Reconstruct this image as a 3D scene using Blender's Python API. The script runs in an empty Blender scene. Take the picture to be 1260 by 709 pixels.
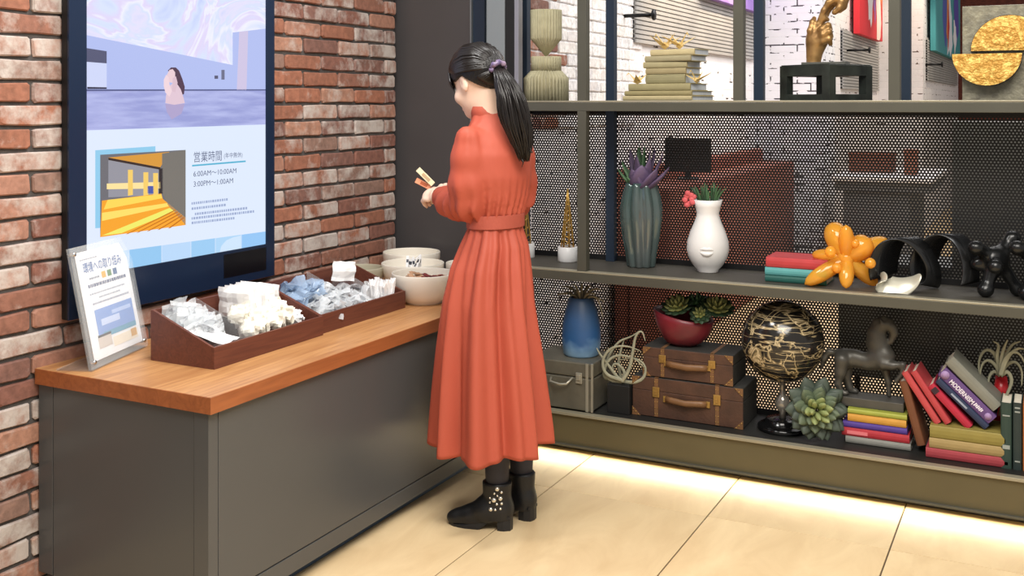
import bpy, bmesh, math, random
import numpy as np
from mathutils import Vector, Matrix

SC = bpy.context.scene
COL = SC.collection
R = random.Random(7)

# ------------------------------------------------------------------ camera
F, CX, HZ, CAMZ = 1297.0, 630.0, 127.0, 1.48      # focal length and horizon of a 1260 x 709 frame
YAW = math.radians(27.14)
CS, SN = math.cos(YAW), math.sin(YAW)
cam = bpy.data.cameras.new('camera')
cam.sensor_width = 36.0
cam.lens = F / 1260.0 * 36.0
cam.shift_y = -(354.5 - HZ) / 1260.0
cam.clip_start = 0.05
cam.clip_end = 100
camo = bpy.data.objects.new('camera', cam)
camo.location = (0, 0, CAMZ)
camo.rotation_euler = (math.pi / 2, 0, YAW)
COL.objects.link(camo)
SC.camera = camo

# ------------------------------------------------------------------ world and lamps
w = bpy.data.worlds.new('interior_light')
SC.world = w
w.use_nodes = True
w.node_tree.nodes['Background'].inputs[0].default_value = (1.0, 0.96, 0.91, 1)
w.node_tree.nodes['Background'].inputs[1].default_value = 0.47

def area(name, loc, rot, sx, sy, e, col=(1, 1, 1)):
    l = bpy.data.lights.new(name, 'AREA')
    l.shape = 'RECTANGLE'; l.size = sx; l.size_y = sy; l.energy = e; l.color = col
    o = bpy.data.objects.new(name, l); o.location = loc; o.rotation_euler = rot
    COL.objects.link(o)
    return o

def spot(name, loc, target, e, angle, blend=0.6, col=(1, .86, .66), rad=.05):
    l = bpy.data.lights.new(name, 'SPOT')
    l.energy = e; l.spot_size = math.radians(angle); l.spot_blend = blend; l.color = col; l.shadow_soft_size = rad
    o = bpy.data.objects.new(name, l); o.location = loc
    d = Vector(target) - Vector(loc)
    o.rotation_euler = d.to_track_quat('-Z', 'Y').to_euler()
    COL.objects.link(o)
    return o

area('ceiling_lamp', (-0.1, 1.3, 3.3), (0, 0, 0), 2.2, 2.2, 195, (1, .95, .87))
area('ceiling_lamp', (-0.4, 7.2, 3.6), (0, 0, 0), 2.5, 4.5, 170, (1, .97, .95))
area('counter_fill_light', (-1.95, 2.75, 3.0), (0, 0, 0), .5, .5, 26, (1, .98, .95))  # added fill light for sheen on the worktop, not a known lamp
for yy in (7.0, 8.2):
    spot('wall_washer', (-1.75, yy, 3.1), (-2.4, yy + .1, 2.25), 110, 70, col=(1, .76, .48))
spot('wall_washer', (-1.1, 10.6, 3.4), (-1.8, 10.7, 2.1), 70, 80)
spot('wall_washer', (-.7, 12.4, 3.4), (-1.3, 12.6, 2.1), 90, 80)

vs = SC.view_settings
vs.view_transform = 'Standard'
vs.look = 'None'
vs.exposure = 0.06
vs.gamma = 1.0
vs.use_curve_mapping = False

# ------------------------------------------------------------------ layout helpers
def ray(u, v):
    a, b = (u - CX) / F, (v - HZ) / F
    return Vector((a * CS - SN, a * SN + CS, -b))
O = Vector((0, 0, CAMZ))
def pY(u, v, Y): r = ray(u, v); return O + r * (Y / r.y)
def pX(u, v, X): r = ray(u, v); return O + r * (X / r.x)
def pZ(u, v, z): r = ray(u, v); return O + r * ((z - CAMZ) / r.z)
def ppm(p): return F / (-p[0] * SN + p[1] * CS)

# ------------------------------------------------------------------ materials
def lin(c):
    c = c / 255.0
    return c / 12.92 if c <= .04045 else ((c + .055) / 1.055) ** 2.4
def rgb(*c): return (lin(c[0]), lin(c[1]), lin(c[2]), 1)

MATS = {}
def M(name, c=(128, 128, 128), rough=.6, metal=0., var=0., scale=12., bump=0., bscale=60., trans=0., ior=1.45,
      emit=0., coat=0., alpha=1., c2=None, stretch=(1, 1, 1), spec=.5, detail=4., rand=0., sheen=0., contrast=None):
    """procedural principled material: noise between two colours, bump, optional per-object value change"""
    if name in MATS: return MATS[name]
    m = bpy.data.materials.new(name); m.use_nodes = True
    nt = m.node_tree; N = nt.nodes; L = nt.links
    b = N['Principled BSDF']
    col = rgb(*c)
    b.inputs['Base Color'].default_value = col
    b.inputs['Roughness'].default_value = rough
    b.inputs['Metallic'].default_value = metal
    b.inputs['IOR'].default_value = ior
    b.inputs['Transmission Weight'].default_value = trans
    b.inputs['Coat Weight'].default_value = coat
    b.inputs['Alpha'].default_value = alpha
    b.inputs['Specular IOR Level'].default_value = spec
    if sheen:
        b.inputs['Sheen Weight'].default_value = sheen
        b.inputs['Sheen Roughness'].default_value = .5
    if emit:
        b.inputs['Emission Color'].default_value = col
        b.inputs['Emission Strength'].default_value = emit
    tc = N.new('ShaderNodeTexCoord'); mp = N.new('ShaderNodeMapping')
    mp.inputs['Scale'].default_value = stretch
    L.new(tc.outputs['Object'], mp.inputs['Vector'])
    out = None
    if var or c2:
        n = N.new('ShaderNodeTexNoise'); n.inputs['Scale'].default_value = scale; n.inputs['Detail'].default_value = detail
        L.new(mp.outputs[0], n.inputs['Vector'])
        cr = N.new('ShaderNodeValToRGB')
        if contrast:
            cr.color_ramp.elements[0].position = contrast[0]; cr.color_ramp.elements[1].position = contrast[1]
        else:
            cr.color_ramp.elements[0].position = .3; cr.color_ramp.elements[1].position = .7
        if c2: a_, b_ = col, rgb(*c2)
        else:
            a_ = tuple(x * (1 - var) for x in col[:3]) + (1,); b_ = tuple(min(1, x * (1 + var)) for x in col[:3]) + (1,)
        cr.color_ramp.elements[0].color = a_; cr.color_ramp.elements[1].color = b_
        L.new(n.outputs['Fac'], cr.inputs[0]); out = cr.outputs[0]
    if rand:
        oi = N.new('ShaderNodeObjectInfo'); mr = N.new('ShaderNodeMapRange')
        mr.inputs['To Min'].default_value = 1 - rand; mr.inputs['To Max'].default_value = 1 + rand
        L.new(oi.outputs['Random'], mr.inputs['Value'])
        hs = N.new('ShaderNodeHueSaturation')
        if out: L.new(out, hs.inputs['Color'])
        else: hs.inputs['Color'].default_value = col
        L.new(mr.outputs[0], hs.inputs['Value']); out = hs.outputs[0]
    if out: L.new(out, b.inputs['Base Color'])
    if bump:
        n2 = N.new('ShaderNodeTexNoise'); n2.inputs['Scale'].default_value = bscale; n2.inputs['Detail'].default_value = 3
        L.new(mp.outputs[0], n2.inputs['Vector'])
        bp = N.new('ShaderNodeBump'); bp.inputs['Strength'].default_value = bump; bp.inputs['Distance'].default_value = .01
        L.new(n2.outputs['Fac'], bp.inputs['Height']); L.new(bp.outputs[0], b.inputs['Normal'])
    MATS[name] = m
    return m

def film(name, c, k, rough=.15):
    """thin clear plastic film: part see-through, part white gloss"""
    if name in MATS: return MATS[name]
    m = bpy.data.materials.new(name); m.use_nodes = True
    nt = m.node_tree; N = nt.nodes; L = nt.links
    b = N['Principled BSDF']; b.inputs['Base Color'].default_value = rgb(*c); b.inputs['Roughness'].default_value = rough
    t = N.new('ShaderNodeBsdfTransparent'); mx = N.new('ShaderNodeMixShader'); mx.inputs[0].default_value = k
    L.new(t.outputs[0], mx.inputs[1]); L.new(b.outputs[0], mx.inputs[2])
    L.new(mx.outputs[0], N['Material Output'].inputs['Surface'])
    MATS[name] = m
    return m

def screen_mat(name, c, e=1.0):
    if name in MATS: return MATS[name]
    m = bpy.data.materials.new(name); m.use_nodes = True
    nt = m.node_tree; N = nt.nodes
    b = N['Principled BSDF']
    b.inputs['Base Color'].default_value = (0, 0, 0, 1)
    b.inputs['Roughness'].default_value = .25
    b.inputs['Emission Color'].default_value = rgb(*c)
    b.inputs['Emission Strength'].default_value = e
    MATS[name] = m
    return m

# ------------------------------------------------------------------ mesh builders
class MB:
    """collects shapes; build() links them as ONE mesh object"""
    def __init__(s): s.v = []; s.f = []; s.smooth = []
    def add(s, verts, faces, smooth=False):
        o = len(s.v); s.v += [tuple(p) for p in verts]
        s.f += [tuple(i + o for i in f) for f in faces]; s.smooth += [smooth] * len(faces)
        return s
    def box(s, c, d, rz=0., ry=0., rx=0., bev=0.):
        bm = bmesh.new(); bmesh.ops.create_cube(bm, size=1)
        bmesh.ops.scale(bm, vec=d, verts=bm.verts)
        if bev: bmesh.ops.bevel(bm, geom=bm.edges[:], offset=min(bev, min(d) * .45), segments=2, affect='EDGES', profile=.5)
        mt = Matrix.Translation(c) @ Matrix.Rotation(rz, 4, 'Z') @ Matrix.Rotation(ry, 4, 'Y') @ Matrix.Rotation(rx, 4, 'X')
        bmesh.ops.transform(bm, matrix=mt, verts=bm.verts)
        return s.bm(bm)
    def b2(s, a, b, bev=0.):
        return s.box([(a[i] + b[i]) / 2 for i in range(3)], [abs(b[i] - a[i]) for i in range(3)], bev=bev)
    def bm(s, bm, smooth=False):
        bm.verts.ensure_lookup_table(); bm.verts.index_update()
        s.add([v.co[:] for v in bm.verts], [[v.index for v in f.verts] for f in bm.faces], smooth); bm.free(); return s
    def lathe(s, prof, n=32, c=(0, 0, 0), sx=1., sy=1., fn=None, cap=True):
        vs, fs = [], []
        for k, (r, z) in enumerate(prof):
            for i in range(n):
                a = 2 * math.pi * i / n
                rr = r * (fn(a, z, k) if fn else 1)
                vs.append((c[0] + rr * math.cos(a) * sx, c[1] + rr * math.sin(a) * sy, c[2] + z))
        for k in range(len(prof) - 1):
            for i in range(n):
                j = (i + 1) % n
                fs.append((k * n + i, k * n + j, (k + 1) * n + j, (k + 1) * n + i))
        if cap:
            fs.append(tuple(range(n - 1, -1, -1))); e = (len(prof) - 1) * n; fs.append(tuple(range(e, e + n)))
        return s.add(vs, fs, True)
    def tube(s, pts, r, n=8, flat=1., up=None, cap=True):
        """round (or flattened) tube along points; r a number or list"""
        P = [Vector(p) for p in pts]; m = len(P)
        rr = r if isinstance(r, (list, tuple)) else [r] * m
        vs, fs = [], []
        ref = Vector(up) if up else None
        prev = None
        for k in range(m):
            t = (P[min(k + 1, m - 1)] - P[max(k - 1, 0)])
            if t.length < 1e-9: t = Vector((0, 0, 1))
            t.normalize()
            a = ref if ref else (prev if prev else (Vector((0, 0, 1)) if abs(t.z) < .9 else Vector((1, 0, 0))))
            a = a - t * a.dot(t)
            if a.length < 1e-6: a = Vector((1, 0, 0)) - t * t.x
            a.normalize(); b = t.cross(a); prev = a
            for i in range(n):
                w_ = 2 * math.pi * i / n
                vs.append(P[k] + (a * math.cos(w_) + b * math.sin(w_) * flat) * rr[k])
        for k in range(m - 1):
            for i in range(n):
                j = (i + 1) % n
                fs.append((k * n + i, k * n + j, (k + 1) * n + j, (k + 1) * n + i))
        if cap:
            fs.append(tuple(range(n - 1, -1, -1))); e = (m - 1) * n; fs.append(tuple(range(e, e + n)))
        return s.add(vs, fs, True)
    def prism(s, poly, ax, t0, t1):
        """polygon in the plane across axis ax (0 x, 1 y, 2 z), thick from t0 to t1"""
        def p3(p, t):
            q = [p[0], p[1]]; q.insert(ax, t); return q
        n = len(poly)
        vs = [p3(p, t0) for p in poly] + [p3(p, t1) for p in poly]
        fs = [tuple(range(n)), tuple(range(2 * n - 1, n - 1, -1))]
        fs += [(i, i + n, (i + 1) % n + n, (i + 1) % n) for i in range(n)]
        return s.add(vs, fs)
    def ball(s, c, r, rz=0., n=12, axis=None):
        """ellipsoid; r number or 3 radii; axis: direction of its local z"""
        if not isinstance(r, (list, tuple)): r = (r, r, r)
        bm = bmesh.new(); bmesh.ops.create_uvsphere(bm, u_segments=n, v_segments=max(6, n * 2 // 3), radius=1)
        bmesh.ops.scale(bm, vec=r, verts=bm.verts)
        q = Vector(axis).to_track_quat('Z', 'Y').to_matrix().to_4x4() if axis is not None else Matrix.Rotation(rz, 4, 'Z')
        bmesh.ops.transform(bm, matrix=Matrix.Translation(c) @ q, verts=bm.verts)
        return s.bm(bm, True)
    def leaf(s, base, tip, width, bend=(0, 0, 0), thick=.004, seg=6, up=(0, 0, 1), point=.6):
        """pointed fleshy leaf from base to tip"""
        b, t = Vector(base), Vector(tip); bd = Vector(bend)
        pts, rad = [], []
        for i in range(seg + 1):
            k = i / seg
            pts.append(b.lerp(t, k) + bd * (4 * k * (1 - k)))
            rad.append(max(.0004, width * (math.sin(math.pi * min(1, k ** point * .96 + .04)) ** .8) * .5 + (.12 * width * (1 - k))))
        ax = (t - b).cross(Vector(up))
        if ax.length < 1e-6: ax = Vector((1, 0, 0))
        return s.tube(pts, rad, 6, thick / max(width * .5, 1e-6), up=ax)
    def mesh(s, name):
        me = bpy.data.meshes.new(name)
        me.from_pydata([tuple(p) for p in s.v], [], s.f); me.update()
        bm = bmesh.new(); bm.from_mesh(me); bmesh.ops.recalc_face_normals(bm, faces=bm.faces); bm.to_mesh(me); bm.free()
        if len(me.polygons) == len(s.smooth): me.polygons.foreach_set('use_smooth', s.smooth)
        return me
    def build(s, name, mat, parent=None, loc=(0, 0, 0), rot=(0, 0, 0)):
        return link(name, s.mesh(name), mat, parent, loc, rot)

def link(name, me, mat, parent=None, loc=(0, 0, 0), rot=(0, 0, 0)):
    o = bpy.data.objects.new(name, me); COL.objects.link(o)
    if mat is not None and not me.materials: me.materials.append(mat)
    o.location = loc; o.rotation_euler = rot
    if parent is not None: o.parent = parent
    return o
def tag(o, label, cat, group=None):
    o['label'] = label; o['category'] = cat
    if group: o['group'] = group
    return o
def struct(o, label=None):
    o['kind'] = 'structure'
    if label: o['label'] = label
    return o
def thing(name, label, cat, loc=(0, 0, 0), rz=0., group=None, rot=None):
    o = bpy.data.objects.new(name, None); COL.objects.link(o)
    o.empty_display_size = .05
    o.location = loc; o.rotation_euler = rot if rot else (0, 0, rz)
    return tag(o, label, cat, group)
def copy_tree(o, parent=None):
    c = o.copy(); COL.objects.link(c); c.parent = parent
    for ch in list(o.children): copy_tree(ch, c)
    return c

def text_mesh(body, size, mat, name='lettering', parent=None, loc=(0, 0, 0), rot=(0, 0, 0), align='LEFT', sx=1., bold=0., shear=0.):
    cu = bpy.data.curves.new(name, 'FONT'); cu.body = body; cu.size = size; cu.align_x = align
    cu.offset = bold; cu.resolution_u = 3; cu.shear = shear
    to = bpy.data.objects.new(name, cu); COL.objects.link(to)
    bpy.context.view_layer.update()
    me = bpy.data.meshes.new_from_object(to.evaluated_get(bpy.context.evaluated_depsgraph_get()))
    bpy.data.objects.remove(to); bpy.data.curves.remove(cu)
    me.name = name; me.materials.clear()
    if sx != 1.:
        for v in me.vertices: v.co.x *= sx
    return link(name, me, mat, parent, loc, rot)

# ------------------------------------------------------------------ implicit surfaces (smooth bodies)
def surface_nets(f, org, h):
    s = f < 0
    nx, ny, nz = f.shape
    cnt = np.zeros((nx - 1, ny - 1, nz - 1), np.int8)
    for i in (0, 1):
        for j in (0, 1):
            for k in (0, 1):
                cnt += s[i:nx - 1 + i, j:ny - 1 + j, k:nz - 1 + k]
    mask = (cnt > 0) & (cnt < 8)
    I = np.argwhere(mask)
    acc = np.zeros((len(I), 3)); num = np.zeros(len(I))
    cor = [(0, 0, 0), (1, 0, 0), (0, 1, 0), (1, 1, 0), (0, 0, 1), (1, 0, 1), (0, 1, 1), (1, 1, 1)]
    for a in range(8):
        for b in range(a + 1, 8):
            if sum(abs(cor[a][q] - cor[b][q]) for q in range(3)) != 1: continue
            fa = f[I[:, 0] + cor[a][0], I[:, 1] + cor[a][1], I[:, 2] + cor[a][2]]
            fb = f[I[:, 0] + cor[b][0], I[:, 1] + cor[b][1], I[:, 2] + cor[b][2]]
            x = (fa < 0) != (fb < 0)
            t = np.where(x, fa / np.where(x, fa - fb, 1), 0)
            p = np.array(cor[a]) + t[:, None] * (np.array(cor[b]) - np.array(cor[a]))
            acc += np.where(x[:, None], p, 0); num += x
    V = (I + acc / num[:, None]) * h + np.array(org)
    idx = -np.ones(mask.shape, np.int64); idx[mask] = np.arange(len(I))
    faces = []
    for ax in range(3):
        sl0 = [slice(None)] * 3; sl1 = [slice(None)] * 3
        sl0[ax] = slice(0, f.shape[ax] - 1); sl1[ax] = slice(1, None)
        e0, e1 = s[tuple(sl0)], s[tuple(sl1)]
        E = np.argwhere(e0 != e1)
        b1, b2 = (ax + 1) % 3, (ax + 2) % 3
        ok = (E[:, b1] > 0) & (E[:, b2] > 0) & (E[:, b1] < f.shape[b1] - 1) & (E[:, b2] < f.shape[b2] - 1)
        E = E[ok]
        d1 = np.zeros(3, int); d1[b1] = 1; d2 = np.zeros(3, int); d2[b2] = 1
        q = [idx[tuple((E - d).T)] for d in (d1 + d2, d2, 0 * d1, d1)]
        Q = np.stack(q, 1)
        fl = ~e0[tuple(E.T)]
        Q[fl] = Q[fl][:, ::-1]
        faces.append(Q)
    return V, np.concatenate(faces)

class SDF:
    def __init__(s, lo, hi, h):
        s.lo = np.array(lo, float); s.h = h
        n = np.ceil((np.array(hi) - s.lo) / h).astype(int) + 1
        s.ax = [s.lo[i] + h * np.arange(n[i]) for i in range(3)]
        s.f = np.full(n, 1.0, np.float32)
    def _sub(s, lo, hi):
        sl = []
        for i in range(3):
            a = max(0, int((lo[i] - s.lo[i]) / s.h)); b = min(len(s.ax[i]), int((hi[i] - s.lo[i]) / s.h) + 2)
            if b <= a: return None, None
            sl.append(slice(a, b))
        X = np.meshgrid(*[s.ax[i][sl[i]] for i in range(3)], indexing='ij')
        return tuple(sl), [x.astype(np.float32) for x in X]
    def _mix(s, sl, d, k, sub=False):
        g = s.f[sl]
        if sub:
            s.f[sl] = np.maximum(g, -d); return
        if k > 0:
            h = np.clip(.5 + .5 * (g - d) / k, 0, 1)
            s.f[sl] = g * (1 - h) + d * h - k * h * (1 - h)
        else: s.f[sl] = np.minimum(g, d)
    def cap(s, a, b, ra, rb, k=.02, flat=None):
        a, b = np.array(a, float), np.array(b, float)
        m = max(ra, rb) + k + 2 * s.h
        sl, X = s._sub(np.minimum(a, b) - m, np.maximum(a, b) + m)
        if sl is None: return s
        ba = b - a; L2 = max(ba @ ba, 1e-9)
        p = [X[i] - a[i] for i in range(3)]
        t = np.clip(sum(p[i] * ba[i] for i in range(3)) / L2, 0, 1)
        q = [p[i] - ba[i] * t for i in range(3)]
        if flat is not None:
            fn = np.array(flat[0], float); fn /= np.linalg.norm(fn)
            c = sum(q[i] * fn[i] for i in range(3)) * (flat[1] - 1)
            q = [q[i] + fn[i] * c for i in range(3)]
        d = np.sqrt(sum(x * x for x in q)) - (ra + (rb - ra) * t)
        s._mix(sl, d, k); return s
    def path(s, pts, rr, k=.02, flat=None):
        for i in range(len(pts) - 1): s.cap(pts[i], pts[i + 1], rr[i], rr[i + 1], k, flat)
        return s
    def ell(s, c, r, k=.02, rot=None, sub=False):
        c, r = np.array(c, float), np.array(r, float); m = r.max() + k + 2 * s.h
        sl, X = s._sub(c - m, c + m)
        if sl is None: return s
        p = [X[i] - c[i] for i in range(3)]
        if rot is not None: p = [sum(rot[j][i] * p[i] for i in range(3)) for j in range(3)]
        k0 = np.sqrt(sum((p[i] / r[i]) ** 2 for i in range(3))); k1 = np.sqrt(sum((p[i] / r[i] ** 2) ** 2 for i in range(3)))
        s._mix(sl, k0 * (k0 - 1) / np.maximum(k1, 1e-6), k, sub); return s
    def loft(s, rows, yaw, k=.02):
        """rows: (z, cx, cy, A, B) ascending in z; ellipse half axes A (along yaw) and B"""
        rows = np.array(rows, float); m = rows[:, 3:].max() + k + .02
        sl, X = s._sub((rows[:, 1].min() - m, rows[:, 2].min() - m, rows[0, 0] - k - .02), (rows[:, 1].max() + m, rows[:, 2].max() + m, rows[-1, 0] + k + .02))
        z = X[2]
        g = [np.interp(z, rows[:, 0], rows[:, i]) for i in (1, 2, 3, 4)]
        x, y = X[0] - g[0], X[1] - g[1]
        a = x * math.cos(yaw) + y * math.sin(yaw); b = -x * math.sin(yaw) + y * math.cos(yaw)
        e = (np.sqrt((a / g[2]) ** 2 + (b / g[3]) ** 2) - 1) * np.minimum(g[2], g[3])
        dz = np.maximum(rows[0, 0] - z, z - rows[-1, 0])
        s._mix(sl, np.maximum(e, dz).astype(np.float32), k); return s
    def keep(s, fn):
        """intersect with fn(x,y,z) < 0"""
        X = np.meshgrid(*s.ax, indexing='ij', sparse=True)
        s.f = np.maximum(s.f, fn(*X)).astype(np.float32); return s
    def mesh(s, name, smooth=1):
        V, Q = surface_nets(s.f, s.lo, s.h)
        for _ in range(smooth):
            acc = np.zeros_like(V); n = np.zeros(len(V))
            for i in range(4):
                a, b = Q[:, i], Q[:, (i + 1) % 4]
                np.add.at(acc, a, V[b]); np.add.at(acc, b, V[a]); np.add.at(n, a, 1); np.add.at(n, b, 1)
            V = V * .5 + acc / np.maximum(n, 1)[:, None] * .5
        me = bpy.data.meshes.new(name)
        me.from_pydata(V.tolist(), [], Q.tolist()); me.update()
        me.polygons.foreach_set('use_smooth', [True] * len(me.polygons))
        return me

# ================================================================== SETTING
def brick_mat(name, ramp, white, wmix=(.44, .62), joint=None):
    m = bpy.data.materials.new(name); m.use_nodes = True
    nt = m.node_tree; N = nt.nodes; L = nt.links; b = N['Principled BSDF']
    b.inputs['Roughness'].default_value = .85
    oi = N.new('ShaderNodeObjectInfo'); tc = N.new('ShaderNodeTexCoord')
    mul = N.new('ShaderNodeVectorMath'); mul.operation = 'MULTIPLY_ADD'
    cmb = N.new('ShaderNodeCombineXYZ')
    for i in range(3): L.new(oi.outputs['Random'], cmb.inputs[i])
    mul.inputs[1].default_value = (37, 53, 71)
    L.new(cmb.outputs[0], mul.inputs[0]); L.new(tc.outputs['Object'], mul.inputs[2])
    cr = N.new('ShaderNodeValToRGB'); cr.color_ramp.interpolation = 'CONSTANT'
    els = cr.color_ramp.elements
    while len(els) < len(ramp): els.new(.5)
    for i, c in enumerate(ramp): els[i].position = i / len(ramp); els[i].color = rgb(*c)
    L.new(oi.outputs['Random'], cr.inputs[0])
    # blotches of lime wash; the amount differs from brick to brick
    n = N.new('ShaderNodeTexNoise'); n.inputs['Scale'].default_value = 11; n.inputs['Detail'].default_value = 6; n.inputs['Roughness'].default_value = .65
    L.new(mul.outputs[0], n.inputs['Vector'])
    fr = N.new('ShaderNodeMath'); fr.operation = 'MULTIPLY'; fr.inputs[1].default_value = 13.7
    L.new(oi.outputs['Random'], fr.inputs[0])
    fr2 = N.new('ShaderNodeMath'); fr2.operation = 'FRACT'; L.new(fr.outputs[0], fr2.inputs[0])
    sh = N.new('ShaderNodeMath'); sh.operation = 'MULTIPLY_ADD'; sh.inputs[1].default_value = .34; sh.inputs[2].default_value = -.19
    L.new(fr2.outputs[0], sh.inputs[0])
    ad = N.new('ShaderNodeMath'); ad.operation = 'ADD'; L.new(n.outputs['Fac'], ad.inputs[0]); L.new(sh.outputs[0], ad.inputs[1])
    mr = N.new('ShaderNodeMapRange'); mr.inputs['From Min'].default_value = wmix[0]; mr.inputs['From Max'].default_value = wmix[1]
    mr.inputs['To Max'].default_value = .85
    L.new(ad.outputs[0], mr.inputs['Value'])
    n3 = N.new('ShaderNodeTexNoise'); n3.inputs['Scale'].default_value = 40; n3.inputs['Detail'].default_value = 5
    L.new(mul.outputs[0], n3.inputs['Vector'])
    hs = N.new('ShaderNodeHueSaturation'); v = N.new('ShaderNodeMapRange')
    v.inputs['From Min'].default_value = .25; v.inputs['From Max'].default_value = .75; v.inputs['To Min'].default_value = .72; v.inputs['To Max'].default_value = 1.28
    L.new(n3.outputs['Fac'], v.inputs['Value']); L.new(v.outputs[0], hs.inputs['Value']); L.new(cr.outputs[0], hs.inputs['Color'])
    mx = N.new('ShaderNodeMix'); mx.data_type = 'RGBA'
    L.new(mr.outputs[0], mx.inputs[0]); L.new(hs.outputs[0], mx.inputs[6]); mx.inputs[7].default_value = rgb(*white)
    L.new(mx.outputs[2], b.inputs['Base Color'])
    bp = N.new('ShaderNodeBump'); bp.inputs['Strength'].default_value = .6; bp.inputs['Distance'].default_value = .006
    L.new(n3.outputs['Fac'], bp.inputs['Height']); L.new(bp.outputs[0], b.inputs['Normal'])
    return m

BRK = brick_mat('old_red_brick', [(140, 96, 80), (158, 104, 82), (130, 88, 76), (162, 118, 100), (148, 98, 78), (140, 110, 98), (166, 122, 102), (126, 90, 80)], (198, 190, 184), (.46, .70))
WBRK = brick_mat('white_painted_brick', [(238, 236, 236), (230, 228, 230), (242, 240, 238)], (222, 214, 210), (.55, .75))
MORTAR = M('dark_mortar', (84, 80, 78), .95, var=.2, scale=30, bump=.4, bscale=90)

def brick_meshes(ln, ht, dp, n=6):
    out = []
    for k in range(n):
        rr = random.Random(100 + k)
        yh, zh = ln / 2, ht / 2
        base = [(-yh + .008, -zh), (0, -zh), (yh - .008, -zh), (yh, -zh + .008), (yh, zh - .008), (yh - .008, zh), (0, zh), (-yh + .008, zh), (-yh, zh - .008), (-yh, -zh + .008)]
        base = [(a + rr.uniform(-.0035, .0035), b + rr.uniform(-.003, .003)) for a, b in base]
        mb = MB(); m = len(base)
        vs = [(0, a * .955, b * .86) for a, b in base] + [(-.006, a, b) for a, b in base] + [(-dp, a, b) for a, b in base]
        fs = [tuple(range(m))]
        for r_ in (0, 1):
            fs += [(r_ * m + i, (r_ + 1) * m + i, (r_ + 1) * m + (i + 1) % m, r_ * m + (i + 1) % m) for i in range(m)]
        mb.add(vs, fs); out.append(mb.mesh('brick'))
    return out

def lay_bricks(parent, meshes, mat, X, zones, mod, course, z0, y0, full, jit=.003):
    """running bond in the plane X, only where a zone (y0,y1,z0,z1) asks for it; never across a zone's open end"""
    done = set()
    for za in zones:
        n0 = int(math.floor((za[2] - z0) / course)); n1 = int(math.ceil((za[3] - z0) / course))
        for n in range(n0, n1):
            off = y0 + (mod / 2 if n % 2 else 0)
            k0 = int(math.floor((za[0] - off) / mod)) - 1; k1 = int(math.ceil((za[1] - off) / mod)) + 1
            for k in range(k0, k1):
                a, b = off + k * mod, off + k * mod + full
                if b < za[0] or a > za[1] or (n, k) in done: continue
                if len(za) > 4:                       # the wall ends here: cut bricks
                    b = min(b, za[1])
                if b - a < .025: continue
                done.add((n, k))
                me = R.choice(meshes)
                o = bpy.data.objects.new('brick', me); COL.objects.link(o); o.parent = parent
                if not me.materials: me.materials.append(mat)
                o.location = (X + R.uniform(-jit, jit), (a + b) / 2, z0 + (n + .5) * course + R.uniform(-.001, .001))
                o.scale = (1, (b - a) / full, 1)

XW = -2.75
wl = MB().b2((-3.0, .2, 0), (XW - .012, 4.165, 2.9)).build('wall_left', MORTAR)
struct(wl, 'old red brick wall with worn lime-washed bricks behind the counter')
lay_bricks(wl, brick_meshes(.228, .059, .03), BRK, XW, [(1.75, 2.33, 0, 2.25), (3.16, 4.165, .6, 2.25, 1), (2.3, 3.2, .66, .86)], .2375, .069, 1.615 - 25 * .069, 3.49 - .2375 * 10, .228)

# dark panels between the brick wall and the shelf
DARK = M('dark_wall_panel', (74, 71, 72), .38, var=.06, scale=3, bump=.03, bscale=300)
NAVY = M('navy_trim', (34, 46, 62), .35)
GREYB = M('blue_grey_panel', (120, 126, 130), .3)
BLK = M('black_gap', (12, 12, 14), .6)
struct(MB().b2((-3.0, 4.215, 0), (-2.372, 4.26, 2.9), .002).build('wall_back', DARK), 'smooth dark grey wall panel beside the brick wall')
struct(MB().b2((-2.371, 4.205, 0), (-2.366, 4.26, 2.9)).build('trim_1', M('pale_metal_edge', (150, 156, 160), .35, .6)), 'thin pale metal edge strip of the dark panel')
struct(MB().b2((-2.364, 4.22, 0), (-2.305, 4.26, 2.9)).build('trim_2', NAVY), 'narrow navy upright strip')
struct(MB().b2((-2.303, 4.235, 0), (-2.197, 4.27, 2.9)).build('door_1', GREYB), 'blue-grey door panel beside the shelf')

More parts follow.
